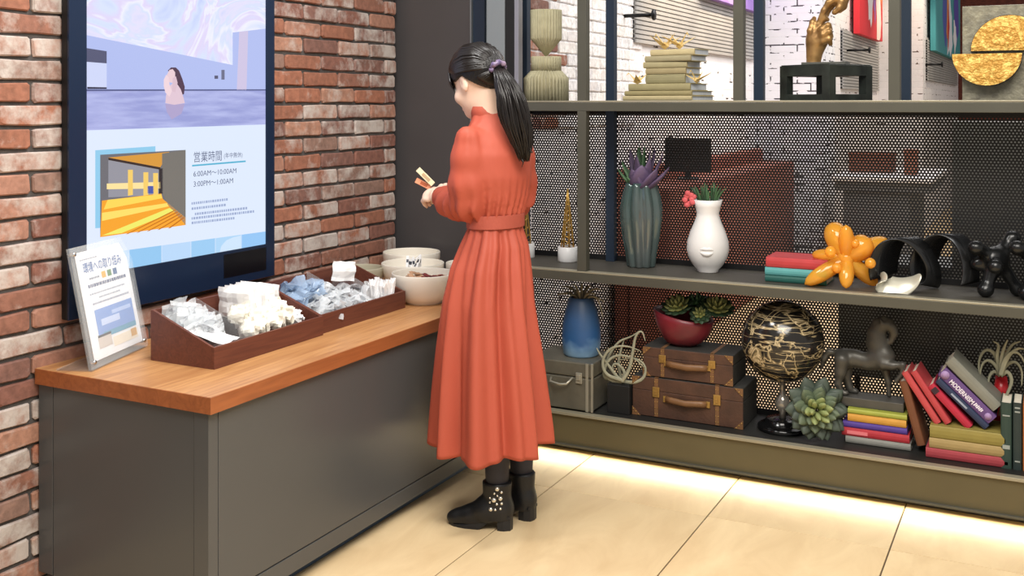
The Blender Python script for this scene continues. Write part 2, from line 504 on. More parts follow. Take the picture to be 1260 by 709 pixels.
# ------------------------------------------------------------------ floor of large beige tiles
FLM = bpy.data.materials.new('beige_stone_tile'); FLM.use_nodes = True
def _floor_nodes():
    nt = FLM.node_tree; N = nt.nodes; L = nt.links; b = N['Principled BSDF']
    tc = N.new('ShaderNodeTexCoord'); oi = N.new('ShaderNodeObjectInfo')
    ma = N.new('ShaderNodeVectorMath'); ma.operation = 'MULTIPLY_ADD'; cm = N.new('ShaderNodeCombineXYZ')
    for i in range(3): L.new(oi.outputs['Random'], cm.inputs[i])
    ma.inputs[1].default_value = (31, 17, 9); L.new(cm.outputs[0], ma.inputs[0]); L.new(tc.outputs['Object'], ma.inputs[2])
    mp = N.new('ShaderNodeMapping'); mp.inputs['Scale'].default_value = (2.2, .8, 1); mp.inputs['Rotation'].default_value = (0, 0, .25)
    L.new(ma.outputs[0], mp.inputs[0])
    n = N.new('ShaderNodeTexNoise'); n.inputs['Scale'].default_value = 3; n.inputs['Detail'].default_value = 8; n.inputs['Roughness'].default_value = .6
    n.inputs['Distortion'].default_value = .8
    L.new(mp.outputs[0], n.inputs['Vector'])
    cr = N.new('ShaderNodeValToRGB'); e = cr.color_ramp.elements
    e[0].position = .3; e[0].color = rgb(208, 180, 138); e[1].position = .72; e[1].color = rgb(229, 205, 164)
    L.new(n.outputs['Fac'], cr.inputs[0])
    hs = N.new('ShaderNodeHueSaturation'); mr = N.new('ShaderNodeMapRange'); mr.inputs['To Min'].default_value = .95; mr.inputs['To Max'].default_value = 1.05
    L.new(oi.outputs['Random'], mr.inputs[0]); L.new(mr.outputs[0], hs.inputs['Value']); L.new(cr.outputs[0], hs.inputs['Color'])
    L.new(hs.outputs[0], b.inputs['Base Color'])
    b.inputs['Roughness'].default_value = .36; b.inputs['Specular IOR Level'].default_value = .4
_floor_nodes()
GROUT = M('floor_joint', (92, 76, 58), .9)
fl = MB().b2((-3.2, -1.0, -.12), (2.2, 20, -.0035)).build('floor', GROUT)
struct(fl, 'floor of large beige stone tiles')
tw, tl = .62, 1.24
tme = MB().b2((-tw / 2 + .0024, -tl / 2 + .0012, -.02), (tw / 2 - .0024, tl / 2 - .0012, 0), .0012).mesh('tile')
tme.materials.append(FLM)
for i in range(-3, 6):
    for j in range(-2, 13):
        o = bpy.data.objects.new('tile', tme); COL.objects.link(o); o.parent = fl
        o.location = (-1.72 + (i + .5) * tw, 3.68 + (j - .5) * tl, R.uniform(-.0005, .0005))

# ------------------------------------------------------------------ the white room beyond the shelf
def crack_mat(name, c, dark, k=.62, warm=None):
    m = M(name, c, .8, var=.04, scale=6)
    nt = m.node_tree; N = nt.nodes; L = nt.links; b = N['Principled BSDF']
    src = b.inputs['Base Color'].links[0].from_socket
    tc = N.new('ShaderNodeTexCoord'); mp = N.new('ShaderNodeMapping'); mp.inputs['Scale'].default_value = (1, 1, 2.2)
    L.new(tc.outputs['Object'], mp.inputs[0])
    n = N.new('ShaderNodeTexNoise'); n.inputs['Scale'].default_value = 9; n.inputs['Detail'].default_value = 3
    L.new(mp.outputs[0], n.inputs['Vector'])
    br = N.new('ShaderNodeTexBrick'); br.inputs['Scale'].default_value = 1; br.inputs['Brick Width'].default_value = .2375; br.inputs['Row Height'].default_value = .069
    br.inputs['Mortar Size'].default_value = .006
    sw = N.new('ShaderNodeSeparateXYZ'); L.new(tc.outputs['Object'], sw.inputs[0])
    ad = N.new('ShaderNodeMath'); ad.operation = 'ADD'; L.new(sw.outputs[0], ad.inputs[0]); L.new(sw.outputs[1], ad.inputs[1])
    cm = N.new('ShaderNodeCombineXYZ'); L.new(ad.outputs[0], cm.inputs[0]); L.new(sw.outputs[2], cm.inputs[1])
    L.new(cm.outputs[0], br.inputs['Vector'])
    mt = N.new('ShaderNodeMath'); mt.operation = 'GREATER_THAN'; mt.inputs[1].default_value = k; L.new(n.outputs['Fac'], mt.inputs[0])
    ml = N.new('ShaderNodeMath'); ml.operation = 'MULTIPLY'; L.new(mt.outputs[0], ml.inputs[0]); L.new(br.outputs['Fac'], ml.inputs[1])
    mx = N.new('ShaderNodeMix'); mx.data_type = 'RGBA'; L.new(ml.outputs[0], mx.inputs[0]); L.new(src, mx.inputs[6]); mx.inputs[7].default_value = rgb(*dark)
    L.new(mx.outputs[2], b.inputs['Base Color'])
    bp = N.new('ShaderNodeBump'); bp.invert = True; bp.inputs['Strength'].default_value = .5; bp.inputs['Distance'].default_value = .01
    L.new(br.outputs['Fac'], bp.inputs['Height']); L.new(bp.outputs[0], b.inputs['Normal'])
    return m
WHITE = crack_mat('white_distressed_brick', (236, 234, 236), (50, 46, 48))
XF = -2.4
wf = MB().b2((-2.6, 4.62, 0), (XF, 9.5, 3.8)).build('wall_far_left', WHITE)
struct(wf, 'white painted brick wall of the room behind the shelf')
wbm = brick_meshes(.2315, .063, .03, 5)
lay_bricks(wf, wbm, WBRK, XF + .012, [(5.25, 6.3, 1.38, 2.35)], .2375, .069, 1.615 - 25 * .069, 5.1, .2315, .004)
rb = brick_meshes(.228, .059, .03, 4)
lay_bricks(wf, rb, BRK, XF + .014, [(4.75, 5.2, 1.38, 2.35)], .2375, .069, 1.615 - 25 * .069, 5.1 - .475, .228)
SLAT = M('grey_ribbed_panel', (164, 162, 160), .7, var=.08, scale=5)
def ribbed(name, X, ya, yb, za, zb, pitch):
    mb = MB(); n = int((zb - za) / pitch)
    for i in range(n):
        mb.b2((X, ya, za + i * pitch), (X + .03, yb, za + (i + .72) * pitch))
    mb.b2((X, ya, za), (X + .018, yb, zb))
    return mb
p1 = ribbed('slat_panel', XF + .002, 6.36, 9.45, 1.87, 2.75, .03).build('slat_panel', SLAT, wf)
struct(MB().b2((-2.6, 9.5, 0), (-1.8, 10.1, 3.8)).build('wall_far_pier', crack_mat('white_speckled_brick', (232, 232, 238), (60, 56, 62), .5)), 'white speckled brick pier seen through the top shelf')
CREAM = M('cream_plaster', (232, 216, 190), .8)
w2 = MB().b2((-2.0, 10.1, 0), (-1.82, 12.9, 3.8)).build('wall_far_right', crack_mat('white_worn_brick', (234, 230, 232), (90, 70, 60), .6))
struct(w2, 'far white wall carrying the red painting')
ribbed('slat_panel', -1.82, 10.5, 12.85, 1.62, 2.2, .03).build('slat_panel', SLAT, w2)
struct(MB().b2((-1.9, 12.9, 0), (-1.32, 13.1, 3.8)).build('wall_far_step', MATS['white_worn_brick']), 'white wall step beside the far multicoloured painting')
w3 = MB().b2((-1.6, 13.1, 0), (-1.32, 18, 3.8)).build('wall_far_corner', MATS['white_worn_brick'])
struct(w3, 'farthest white wall with the multicoloured painting')
ribbed('slat_panel', -1.32, 13.2, 17.5, 1.75, 2.25, .03).build('slat_panel', SLAT, w3)
# dark red brick end wall far behind, bricks too small to tell apart
ew = MB().b2((-2, 18, 0), (3, 18.2, 4)).build('wall_far_end', M('far_dark_red_brick', (120, 62, 48), .9, c2=(80, 40, 34), scale=14, stretch=(1, 1, 3)))
struct(ew, 'dark red brick end wall far behind the shelf')

# ================================================================== SIGNAGE DISPLAY on the brick wall
XT = -2.713
BEZ = M('black_bezel_blue_reflection', (22, 37, 62), .26, spec=.5)  # black bezel with its bluish reflection put into the base colour
def S(u, v): p = pX(u, v, XT); return (p.y, p.z)
tv = thing('signage_display', 'tall black-framed digital signage display glowing on the brick wall', 'display', (XW + .004, 2.28, .805))
def tvb(name, mb, mat, par=tv): return mb.build(name, mat, par, (-tv.location.x, -tv.location.y, -tv.location.z)) if par is tv else mb.build(name, mat, par)
tvb('housing', MB().b2((XW + .004, 2.28, .805), (XT - .006, 3.25, 2.5), .004), M('black_housing', (12, 13, 16), .5))
fr = MB()
y0, y1, z0, z1 = 2.28, 3.25, .805, 2.5
sy0, sy1, sz0, sz1 = 2.348, 3.202, .934, 2.44
fr.b2((XT - .006, y0, z0), (XT + .002, sy0, z1), .001).b2((XT - .006, sy1, z0), (XT + .002, y1, z1), .001)
fr.b2((XT - .006, sy0, z0), (XT + .002, sy1, sz0), .001).b2((XT - .006, sy0, sz1), (XT + .002, sy1, z1), .001)
tvb('bezel', fr, BEZ)
E = 1.0
tvb('lower_cover', MB().b2((XT + .0021, 2.965, .835), (XT + .0026, 3.20, .922)), M('dark_sensor_window', (8, 11, 18), .3))
scr = tvb('screen', MB().b2((XT - .0055, sy0, sz0), (XT - .003, sy1, sz1)), screen_mat('screen_white', (222, 233, 252), E))
def sp(name, poly, c, layer, e=E, mat=None, clip=True):
    """flat picture piece on the screen, polygon in (along, up)"""
    x = XT - .003 + layer * .00022
    pts = [S(*p) for p in poly]
    pts = [(min(max(a, sy0), sy1), min(max(b, sz0), sz1)) for a, b in pts]
    mb = MB().add([(x, a, b) for a, b in pts], [tuple(range(len(pts)))])
    o = mb.build(name, mat or screen_mat('screen_%d_%d_%d' % c, c, e), scr, (-tv.location.x, -tv.location.y, -tv.location.z))
    o.location = (0, 0, 0)
    return o
scr.location = (-tv.location.x, -tv.location.y, -tv.location.z)
# photo of the pool
mm = bpy.data.materials.new('screen_marbled_ceiling'); mm.use_nodes = True
def _marble():
    N = mm.node_tree.nodes; L = mm.node_tree.links; b = N['Principled BSDF']
    b.inputs['Base Color'].default_value = (0, 0, 0, 1); b.inputs['Roughness'].default_value = .25
    tc = N.new('ShaderNodeTexCoord'); n = N.new('ShaderNodeTexNoise'); n.inputs['Scale'].default_value = 1.7; n.inputs['Distortion'].default_value = 3.0; n.inputs['Detail'].default_value = 3
    mp = N.new('ShaderNodeMapping'); mp.inputs['Scale'].default_value = (1, 1, 2.2); mp.inputs['Rotation'].default_value = (.3, 0, 0)
    L.new(tc.outputs['Object'], mp.inputs[0]); L.new(mp.outputs[0], n.inputs['Vector'])
    cr = N.new('ShaderNodeValToRGB'); e = cr.color_ramp.elements
    e[0].position = .3; e[0].color = rgb(196, 208, 250); e[1].position = .7; e[1].color = rgb(206, 214, 250)
    for p, c in ((.42, (216, 226, 252)), (.47, (224, 214, 246)), (.5, (238, 238, 253)), (.55, (214, 224, 252)), (.6, (228, 224, 250))):
        x = e.new(p); x.color = rgb(*c)
    L.new(n.outputs['Fac'], cr.inputs[0]); L.new(cr.outputs[0], b.inputs['Emission Color']); b.inputs['Emission Strength'].default_value = E
_marble()
wm = bpy.data.materials.new('screen_pool_water'); wm.use_nodes = True
def _water():
    N = wm.node_tree.nodes; L = wm.node_tree.links; b = N['Principled BSDF']
    b.inputs['Base Color'].default_value = (0, 0, 0, 1); b.inputs['Roughness'].default_value = .25
    tc = N.new('ShaderNodeTexCoord'); n = N.new('ShaderNodeTexNoise'); n.inputs['Scale'].default_value = 6; n.inputs['Detail'].default_value = 4
    mp = N.new('ShaderNodeMapping'); mp.inputs['Scale'].default_value = (1, 1, 9); L.new(tc.outputs['Object'], mp.inputs[0]); L.new(mp.outputs[0], n.inputs['Vector'])
    cr = N.new('ShaderNodeValToRGB'); e = cr.color_ramp.elements
    e[0].position = .35; e[0].color = rgb(154, 160, 214); e[1].position = .7; e[1].color = rgb(184, 190, 236)
    L.new(n.outputs['Fac'], cr.inputs[0]); L.new(cr.outputs[0], b.inputs['Emission Color']); b.inputs['Emission Strength'].default_value = E
_water()
sp('pool_photo', [(100, -340), (335, -340), (335, 36), (287, 40), (287, 80), (106, 43)], None, 1, mat=mm)
sp('pool_wall', [(106, 43), (287, 80), (287, 40), (335, 36), (335, 111), (106, 111)], (178, 190, 238), 1)
sp('pool_wall_glow', [(295, 39), (306, 38), (304, 111), (292, 111)], (206, 196, 226), 2)
sp('pool_water', [(106, 112), (335, 111), (335, 153), (106, 160.5)], None, 1, mat=wm)
sp('pool_edge', [(106, 110), (335, 110), (335, 111.6), (106, 112.2)], (92, 98, 142), 2)
sp('wall_television', [(106, 59), (132, 63), (132, 78), (106, 76)], (88, 90, 118), 2)
sp('wall_cabinet', [(106, 76), (132, 78), (132, 108), (106, 108)], (206, 214, 246), 2)
sp('cabinet_slot', [(108, 107), (132, 107.5), (132, 109.5), (108, 109.5)], (52, 52, 74), 3)
sp('wall_switch', [(273, 86), (277, 86), (277, 98), (273, 98)], (110, 112, 140), 3)
sp('wall_switch', [(264.5, 93), (269, 93), (269, 97), (264.5, 97)], (90, 90, 116), 3)
sp('bather_hair', [(207, 87), (211, 83), (217, 83), (221, 87), (225, 97), (228, 107), (227, 116), (222, 117), (218, 104), (214, 92)], (84, 62, 82), 3)
sp('bather', [(207, 107), (213, 103), (219, 104), (223, 110), (226, 119), (228, 127), (215, 129), (204, 127), (205, 117)], (224, 198, 212), 4)
sp('bather_face', [(206, 92), (209, 86), (213, 85), (216, 89), (216, 97), (213, 102), (208, 101)], (232, 204, 212), 5)
sp('bather_arm', [(202, 98), (205, 92), (208, 95), (209, 104), (212, 112), (209, 119), (204, 114), (202, 106)], (238, 212, 220), 6)
sp('bather_arm', [(213, 96), (217, 94), (219, 102), (216, 114), (212, 112)], (218, 190, 204), 6)
sp('bather_reflection', [(204, 128), (228, 128), (224, 140), (212, 147), (206, 138)], (176, 164, 204), 2)
# photo of the sauna and its blue shadow frame
sp('photo_shadow', [(118, 185), (192, 180), (192, 276), (118, 281)], (146, 204, 236), 1)
sp('sauna_photo', [(124, 190.5), (229, 184.5), (229, 277), (124, 292)], (112, 112, 118), 2)
sp('sauna_ceiling', [(133, 194), (209, 187), (197, 207.5)], (216, 154, 66), 3)
sp('sauna_beam', [(134, 194), (198, 206), (198, 209), (134, 197)], (60, 50, 48), 4)
sp('sauna_back_wall', [(134, 197), (198, 209), (198, 240), (134, 243)], (150, 150, 160), 3)
sp('sauna_light_band', [(132, 226), (198, 224), (198, 232), (132, 233)], (250, 226, 160), 4)
for ux, ut in ((161, 209), (180, 212), (192, 213)):
    sp('sauna_post', [(ux - 3, ut), (ux + 3, ut), (ux + 3, 240), (ux - 3, 241)], (244, 206, 110), 5)
sp('sauna_window', [(182, 229), (190, 229), (190, 238), (182, 238)], (76, 92, 170), 5)
sp('sauna_side_wall', [(200, 189), (229, 184.5), (229, 277), (207, 252), (200, 236)], (122, 118, 112), 4)
sp('sauna_dark_corner', [(196, 208), (201, 207), (201, 238), (196, 239)], (52, 48, 52), 4)
sp('sauna_bench', [(126, 247), (199, 238), (201, 245), (207, 250), (229, 268), (229, 277), (124, 292)], (246, 166, 52), 4)
sp('sauna_bench_step', [(133, 246), (199, 239), (200, 244), (128, 258)], (252, 216, 92), 5)
sp('sauna_bench_step', [(126, 262), (206, 250), (208, 254), (126, 272)], (254, 222, 108), 5)
sp('sauna_bench_step', [(126, 290), (209, 256), (216, 260), (150, 287)], (240, 236, 110), 5)
for k in range(5):
    a = 216 + k * 2.6
    sp('sauna_bench_gap', [(a, 258 + k * 2.3), (a + .9, 259 + k * 2.3), (158 + k * 13, 288 - k * 1.8), (155 + k * 13, 288.5 - k * 1.8)], (196, 112, 30), 6)
# words
TXT = screen_mat('screen_text_grey', (92, 100, 128), E)
RT = (math.pi / 2, 0, math.pi / 2)
def words(body, u, v, hpx, wpx, mat=TXT, bold=0.):
    """lettering on the screen with its baseline start at (u, v)"""
    a = S(u, v); b = S(u + wpx, v)
    px = ppm((XT, a[0]))
    o = text_mesh(body, hpx / px * 1.25, mat, 'lettering', scr, (XT - .0008, a[0], a[1]), RT, bold=bold)
    wd = max(vv.co.x for vv in o.data.vertices)
    k = (b[0] - a[0]) / wd
    for vv in o.data.vertices: vv.co.x *= k
    return o
words('営業時間', 238, 199, 11.5, 35)
words('(年中無休)', 275.5, 194.5, 6, 23)
words('6:00AM～10:00AM', 238, 217.5, 7.5, 53)
words('3:00PM～1:00AM', 238, 230, 7.5, 49)
sp('title_rule', [(237, 203), (303, 197.5), (303, 199.5), (237, 205)], (92, 180, 210), 2)
rr = random.Random(3)
for k, (ua, va, ub) in enumerate([(236, 252, 280), (236, 258.5, 278), (240, 265, 304), (236, 270.5, 311), (236, 276, 288)]):
    mb = MB(); u = ua
    while u < ub:
        wd = rr.uniform(1.2, 2.6); vv = va - (u - ua) * .115
        (a, b), (c, d) = S(u, vv), S(u + wd, vv - 3.0 - wd * .115)
        x = XT - .001
        mb.add([(x, a, b), (x, c, b), (x, c, d), (x, a, d)], [(0, 1, 2, 3)]); u += wd + .8
    mb.build('small_print_line', screen_mat('screen_small_print', (158, 172, 206), E), scr)
# pale blue tiles along the lower edge
for (ua, ub, c) in ((122, 160, (196, 222, 250)), (160, 200, (150, 200, 240)), (200, 236, (186, 216, 248)), (236, 266, (158, 204, 242)), (266, 298, (176, 214, 246)), (298, 330, (150, 198, 244))):
    def vt(u): return 315 - (u - 105) * .135
    sp('blue_tile', [(ua, vt(ua)), (ub - .6, vt(ub)), (ub - .6, 360), (ua, 360)], c, 1)
sp('blue_arc', [(271, 312), (273, 303), (279, 296), (288, 292), (297, 290), (297, 312)], (206, 228, 250), 2)

# ================================================================== COUNTER
def wood(name, c1, c2, ax=1, sc=9., rough=.35, dist=2.):
    m = bpy.data.materials.new(name); m.use_nodes = True
    N = m.node_tree.nodes; L = m.node_tree.links; b = N['Principled BSDF']
    tc = N.new('ShaderNodeTexCoord'); mp = N.new('ShaderNodeMapping')
    s = [sc, sc, sc]; s[ax] = sc * .06; mp.inputs['Scale'].default_value = s
    L.new(tc.outputs['Object'], mp.inputs[0])
    n = N.new('ShaderNodeTexNoise'); n.inputs['Scale'].default_value = 3; n.inputs['Detail'].default_value = 8; n.inputs['Distortion'].default_value = dist; n.inputs['Roughness'].default_value = .62
    L.new(mp.outputs[0], n.inputs['Vector'])
    cr = N.new('ShaderNodeValToRGB'); e = cr.color_ramp.elements
    e[0].position = .32; e[0].color = rgb(*c1); e[1].position = .68; e[1].color = rgb(*c2)
    L.new(n.outputs['Fac'], cr.inputs[0]); L.new(cr.outputs[0], b.inputs['Base Color']); b.inputs['Roughness'].default_value = rough
    return m
WTOP = wood('oiled_walnut_top', (162, 110, 68), (204, 154, 102))
CY0, CY1, CXF = 2.185, 4.205, -2.044
WZ = .675
wt = thing('worktop', 'warm brown wooden worktop of the counter under the display', 'worktop', (-2.4, 3.2, .628))
WEDG = wood('worktop_edge_wood', (138, 78, 44), (166, 98, 56), 1, 9, .4)
MB().b2((XW + .003, CY0 + .003, .628), (CXF - .003, CY1, WZ), .001).build('top_board', WTOP, wt, (2.4, -3.2, -.628))
MB().b2((CXF - .003, CY0, .628), (CXF, CY1, WZ - .0006), .0008).build('front_edge_band', WEDG, wt, (2.4, -3.2, -.628))
MB().b2((XW + .003, CY0, .628), (CXF - .003, CY0 + .003, WZ - .0006), .0008).build('side_edge_band', WEDG, wt, (2.4, -3.2, -.628))
CAB = M('grey_laminate', (80, 81, 82), .3, var=.05, scale=2, bump=.02, bscale=400)
CABS = M('grey_laminate_side', (66, 67, 63), .45, var=.05, scale=2, bump=.02, bscale=400)
cb = thing('counter_cabinet', 'dark grey counter cabinet under the wooden worktop', 'cabinet', (-2.4, 3.2, 0))
def cbb(name, a, b, mat, bev=.0015): return MB().b2(a, b, bev).build(name, mat, cb, (2.4, -3.2, 0))
XC = -2.062
cbb('carcass', (XW + .005, CY0 + .022, .05), (XC - .02, CY1 - .01, .6275), M('cabinet_carcass', (40, 40, 40), .6))
cbb('side_panel', (XW + .07, CY0 + .012, .055), (XC - .055, CY0 + .022, .626), CAB)
cbb('side_filler', (XW + .006, CY0 + .012, .055), (XW + .067, CY0 + .022, .626), CAB)
MB().prism([(XC - .052, CY0 + .01), (XC, CY0 + .01), (XC, CY0 + .047), (XC - .012, CY0 + .047), (XC - .012, CY0 + .021), (XC - .052, CY0 + .021)], 2, .05, .6265).build('corner_post', CAB, cb, (2.4, -3.2, 0))
cbb('front_panel', (XC - .02, CY0 + .05, .105), (XC, CY1 - .012, .6265), CAB)
cbb('bottom_rail', (XC - .02, CY0 + .05, .046), (XC, CY1 - .012, .101), CAB)
cbb('toe_kick', (XW + .03, CY0 + .06, .0), (XC - .05, CY1 - .01, .05), M('toe_kick_blue_reflection', (56, 76, 100), .3))  # blue reflected on the toe kick is painted into its colour

# ------------------------------------------------------------------ acrylic sign stand
ACR = film('clear_acrylic', (238, 243, 246), .13, .06)
a0, a1 = Vector((-2.5535, 2.235, WZ)), Vector((-2.658, 2.553, WZ))
dirw = (a1 - a0); wdt = dirw.length; ang = math.atan2(dirw.y, dirw.x)
sg = thing('sign_stand', 'clear acrylic sign stand holding a printed notice beside the tray', 'sign', a0, ang)
lean = math.atan2(.0737, .357)
# local: x along the pane, y away from the viewer (behind), z up
MBp = MB().box((wdt / 2, .0, .185), (wdt, .004, .37)); MBp.box((wdt / 2, -.009, .185), (wdt, .004, .37))
pane = MBp.build('acrylic_panes', ACR, sg, (0, .012, .003), (-lean, 0, 0))
MB().b2((0, .005, .0), (wdt, .12, .004)).build('foot_plate', ACR, sg)
mb = MB()
for px in (.018, wdt - .018):
    for pz in (.02, .35): mb.tube([(px, -.014, pz), (px, .005, pz)], .006, 10)
mb.build('corner_bolts', M('steel_bolt', (190, 190, 192), .25, 1.), pane)['kind'] = 'stuff'
PAP = M('white_notice_paper', (238, 240, 246), .7)
pp = MB().box((wdt / 2 + .004, -.0045, .186), (wdt * .86, .001, .332)).build('notice', PAP, pane)
def pr(name, x0, x1, z0_, z1_, c, l=1):
    return MB().b2((x0 * wdt, -.0052 - l * .0003, z0_), (x1 * wdt, -.0051 - l * .0003, z1_)).build(name, M('print_%d_%d_%d' % c, c, .7), pp)
o = text_mesh('環境への取り組み', .034, M('print_blue', (92, 122, 176), .7), 'title', pp, (.17 * wdt, -.0056, .288), (math.pi / 2, 0, 0), bold=.0006)
k = .66 * wdt / max(v.co.x for v in o.data.vertices)
for v in o.data.vertices: v.co.x *= k
for i, c in enumerate(((240, 170, 50), (80, 130, 80), (60, 100, 150))): pr('pictogram', .45 + i * .1, .52 + i * .1, .257, .277, c)
rr = random.Random(5)
def dashes(x0, x1, z, h, c):
    mb = MB(); x = x0
    while x < x1:
        wd = rr.uniform(.012, .03); mb.b2((x * wdt, -.0054, z), ((x + wd) * wdt, -.0053, z + h)); x += wd + .008
    mb.build('small_print_line', M('print_%d_%d_%d' % c, c, .7), pp)
dashes(.14, .40, .325, .004, (150, 158, 176)); dashes(.24, .40, .262, .006, (120, 130, 150))
dashes(.2, .86, .238, .010, (70, 84, 124)); dashes(.2, .8, .215, .005, (160, 168, 184)); dashes(.34, .7, .2, .005, (160, 168, 184)); dashes(.22, .85, .184, .006, (150, 156, 176))
pr('sea_photo', .22, .88, .088, .168, (126, 160, 220)); pr('sea_horizon', .3, .88, .078, .094, (98, 160, 190), 2); pr('cloud', .3, .62, .115, .135, (196, 212, 244), 2); pr('cloud', .5, .84, .14, .152, (176, 198, 240), 2)
pr('inset_photo', .2, .42, .05, .088, (208, 200, 194), 3); pr('inset_dark', .2, .42, .083, .09, (54, 52, 58), 4); pr('sand_strip', .44, .88, .04, .07, (236, 226, 210), 2); pr('seal_mark', .76, .86, .048, .072, (206, 160, 90), 4)

# ------------------------------------------------------------------ brown trays with packed amenities
TRW = wood('dark_brown_wood', (88, 46, 36), (110, 62, 46), 1, 14, .5)
def tray(name, label, ya, yb, xb, xf, hb=.158, hf=.067):
    t = thing(name, label, 'tray', ((xb + xf) / 2, (ya + yb) / 2, WZ), group='wooden amenity trays')
    ox, oy = -(xb + xf) / 2, -(ya + yb) / 2
    def q(nm, mb): return mb.build(nm, TRW, t, (ox, oy, 0))
    q('base', MB().b2((xb + .009, ya + .009, .0), (xf - .009, yb - .009, .008)))
    q('front_board', MB().b2((xf - .009, ya + .0005, 0), (xf, yb - .0005, hf), .001))
    q('back_board', MB().b2((xb, ya + .0005, 0), (xb + .009, yb - .0005, hb), .001))
    for y in (ya, yb - .009):
        q('side_board', MB().prism([(xb + .009, 0), (xf - .009, 0), (xf - .009, hf), (xb + .009, hb)], 1, y, y + .009))
    return t, ox, oy
XB, XFt = -2.512, -2.25
t1, ox, oy = tray('amenity_tray', 'sloping dark brown wooden tray nearest the sign, filled with white packets', 2.42, 2.955, XB, XFt)
def divider(t, ox, oy, y, xb, xf, tilt=0.):
    MB().prism([(xb + .012, .01), (xf - .012, .01), (xf - .012, .075), (xb + .012, .168)], 1, y, y + .003).build('divider', ACR, t, (ox, oy, 0))
for y in (2.60, 2.84): divider(t1, ox, oy, y, XB, XFt)
t2, ox, oy = tray('amenity_tray', 'sloping dark brown wooden tray next to the bowls, holding blue bags', 2.962, 3.50, XB - .015, XFt - .015)
for y in (3.2, 3.36): divider(t2, ox, oy, y, XB - .015, XFt - .015)

def pouch(lx, ly, th, seed, crumple=.3, n=7):
    """crumpled flat packet, lies in x-y"""
    rr = random.Random(seed); m = n
    top, bot = [], []
    ph = [rr.uniform(0, 6) for _ in range(6)]
    for i in range(m):
        for j in range(m):
            u, v = i / (m - 1) * 2 - 1, j / (m - 1) * 2 - 1
            e = (1 - u ** 4) * (1 - v ** 4)
            cz = crumple * th * (math.sin(3 * u + ph[0]) + math.sin(4 * v + ph[1]) + .7 * math.sin(5 * u * v + ph[2]))
            x, y = lx / 2 * u + rr.uniform(-.018, .018) * lx, ly / 2 * v + rr.uniform(-.018, .018) * ly
            nz = rr.uniform(-.16, .16) * th
            top.append((x, y, cz + th * .5 * e + nz + .0004)); bot.append((x, y, cz - th * .5 * e + nz - .0004))
    mb = MB(); fs = []
    for i in range(m - 1):
        for j in range(m - 1):
            a = i * m + j
            fs.append((a, a + m, a + m + 1, a + 1)); fs.append((a + m * m, a + 1 + m * m, a + m + 1 + m * m, a + m + m * m))
    ring = [i * m for i in range(m)] + [(m - 1) * m + j for j in range(1, m)] + [i * m + m - 1 for i in range(m - 2, -1, -1)] + [j for j in range(m - 2, 0, -1)]
    for q in range(len(ring)):
        a, b = ring[q], ring[(q + 1) % len(ring)]
        fs.append((a, b, b + m * m, a + m * m))
    mb.add(top + bot, fs, False)
    return mb.mesh('packet')
CLR = film('clear_packet_film', (238, 243, 248), .34, .08)
BLU = film('blue_packet_film', (176, 200, 228), .45, .08)
WPK = M('white_packet', (247, 247, 248), .45, rand=.02)
CPK = M('cream_packet', (246, 243, 232), .5, rand=.03)
def strew(name, label, cat, group, meshes, mat, spots, tilt=.5, seed=1, inner=None):
    rr = random.Random(seed)
    for i, s in enumerate(spots):
        me = meshes[i % len(meshes)]
        o = link(name, me, mat, None, s[:3], s[3] if len(s) > 3 else (rr.uniform(-tilt, tilt), rr.uniform(-tilt, tilt), rr.uniform(0, 6.28)))
        tag(o, label, cat, group)
        if inner:
            inner(o, rr)
rr = random.Random(21)
def inner_comb(o, r_):
    MB().box((0, 0, 0), (.05, .012, .004), rz=r_.uniform(-.5, .5)).build('printed_strip', M('dark_print', (62, 66, 76), .4), o)
def in_tray(n, ya, yb, xa, xb_, z0_, z1_, seed):
    """n spots between two dividers; packets at the back lie higher, as the trays slope"""
    r_ = random.Random(seed); out = []
    for i in range(n):
        x = r_.uniform(xa, xb_); y = r_.uniform(ya, yb)
        k = (XFt - x) / (XFt - XB)
        out.append((x, y, WZ + z0_ + (z1_ - z0_) * k * r_.uniform(.55, 1.)))
    return out
cm_ = [pouch(.062, .07, .012, s, .35) for s in range(5)]
strew('clear_packet', 'small crumpled clear plastic packet in the compartment nearest the sign', 'packet', 'clear packets in the near tray', cm_, CLR, [(XB + .03 + .15 * (i % 13) / 13, 2.468 + .05 * (i // 13) + .008 * ((i * 7) % 5), WZ + .135 - .075 * (i % 13) / 13 + .006 * ((i * 5) % 3), (math.pi / 2 + .22 * math.sin(i * 2.3), .25 * math.sin(i * 1.7), 1.45 + .3 * math.sin(i * 3.1))) for i in range(26)], .9, 2, None)
strew('labelled_packet', 'clear plastic packet with a dark printed strip in the near tray', 'packet', 'dark labelled packets in the near tray', [pouch(.075, .05, .01, s, .3) for s in range(9, 12)], CLR, in_tray(7, 2.48, 2.57, -2.43, -2.35, .085, .15, 8), .6, 4, inner_comb)
o = link('paper_sheet', pouch(.13, .085, .004, 77, .6), M('white_sheet', (244, 244, 246), .6), None, (-2.325, 2.50, WZ + .083), (.05, .28, .25)); tag(o, 'white folded paper sheet in the front corner of the near tray', 'paper')
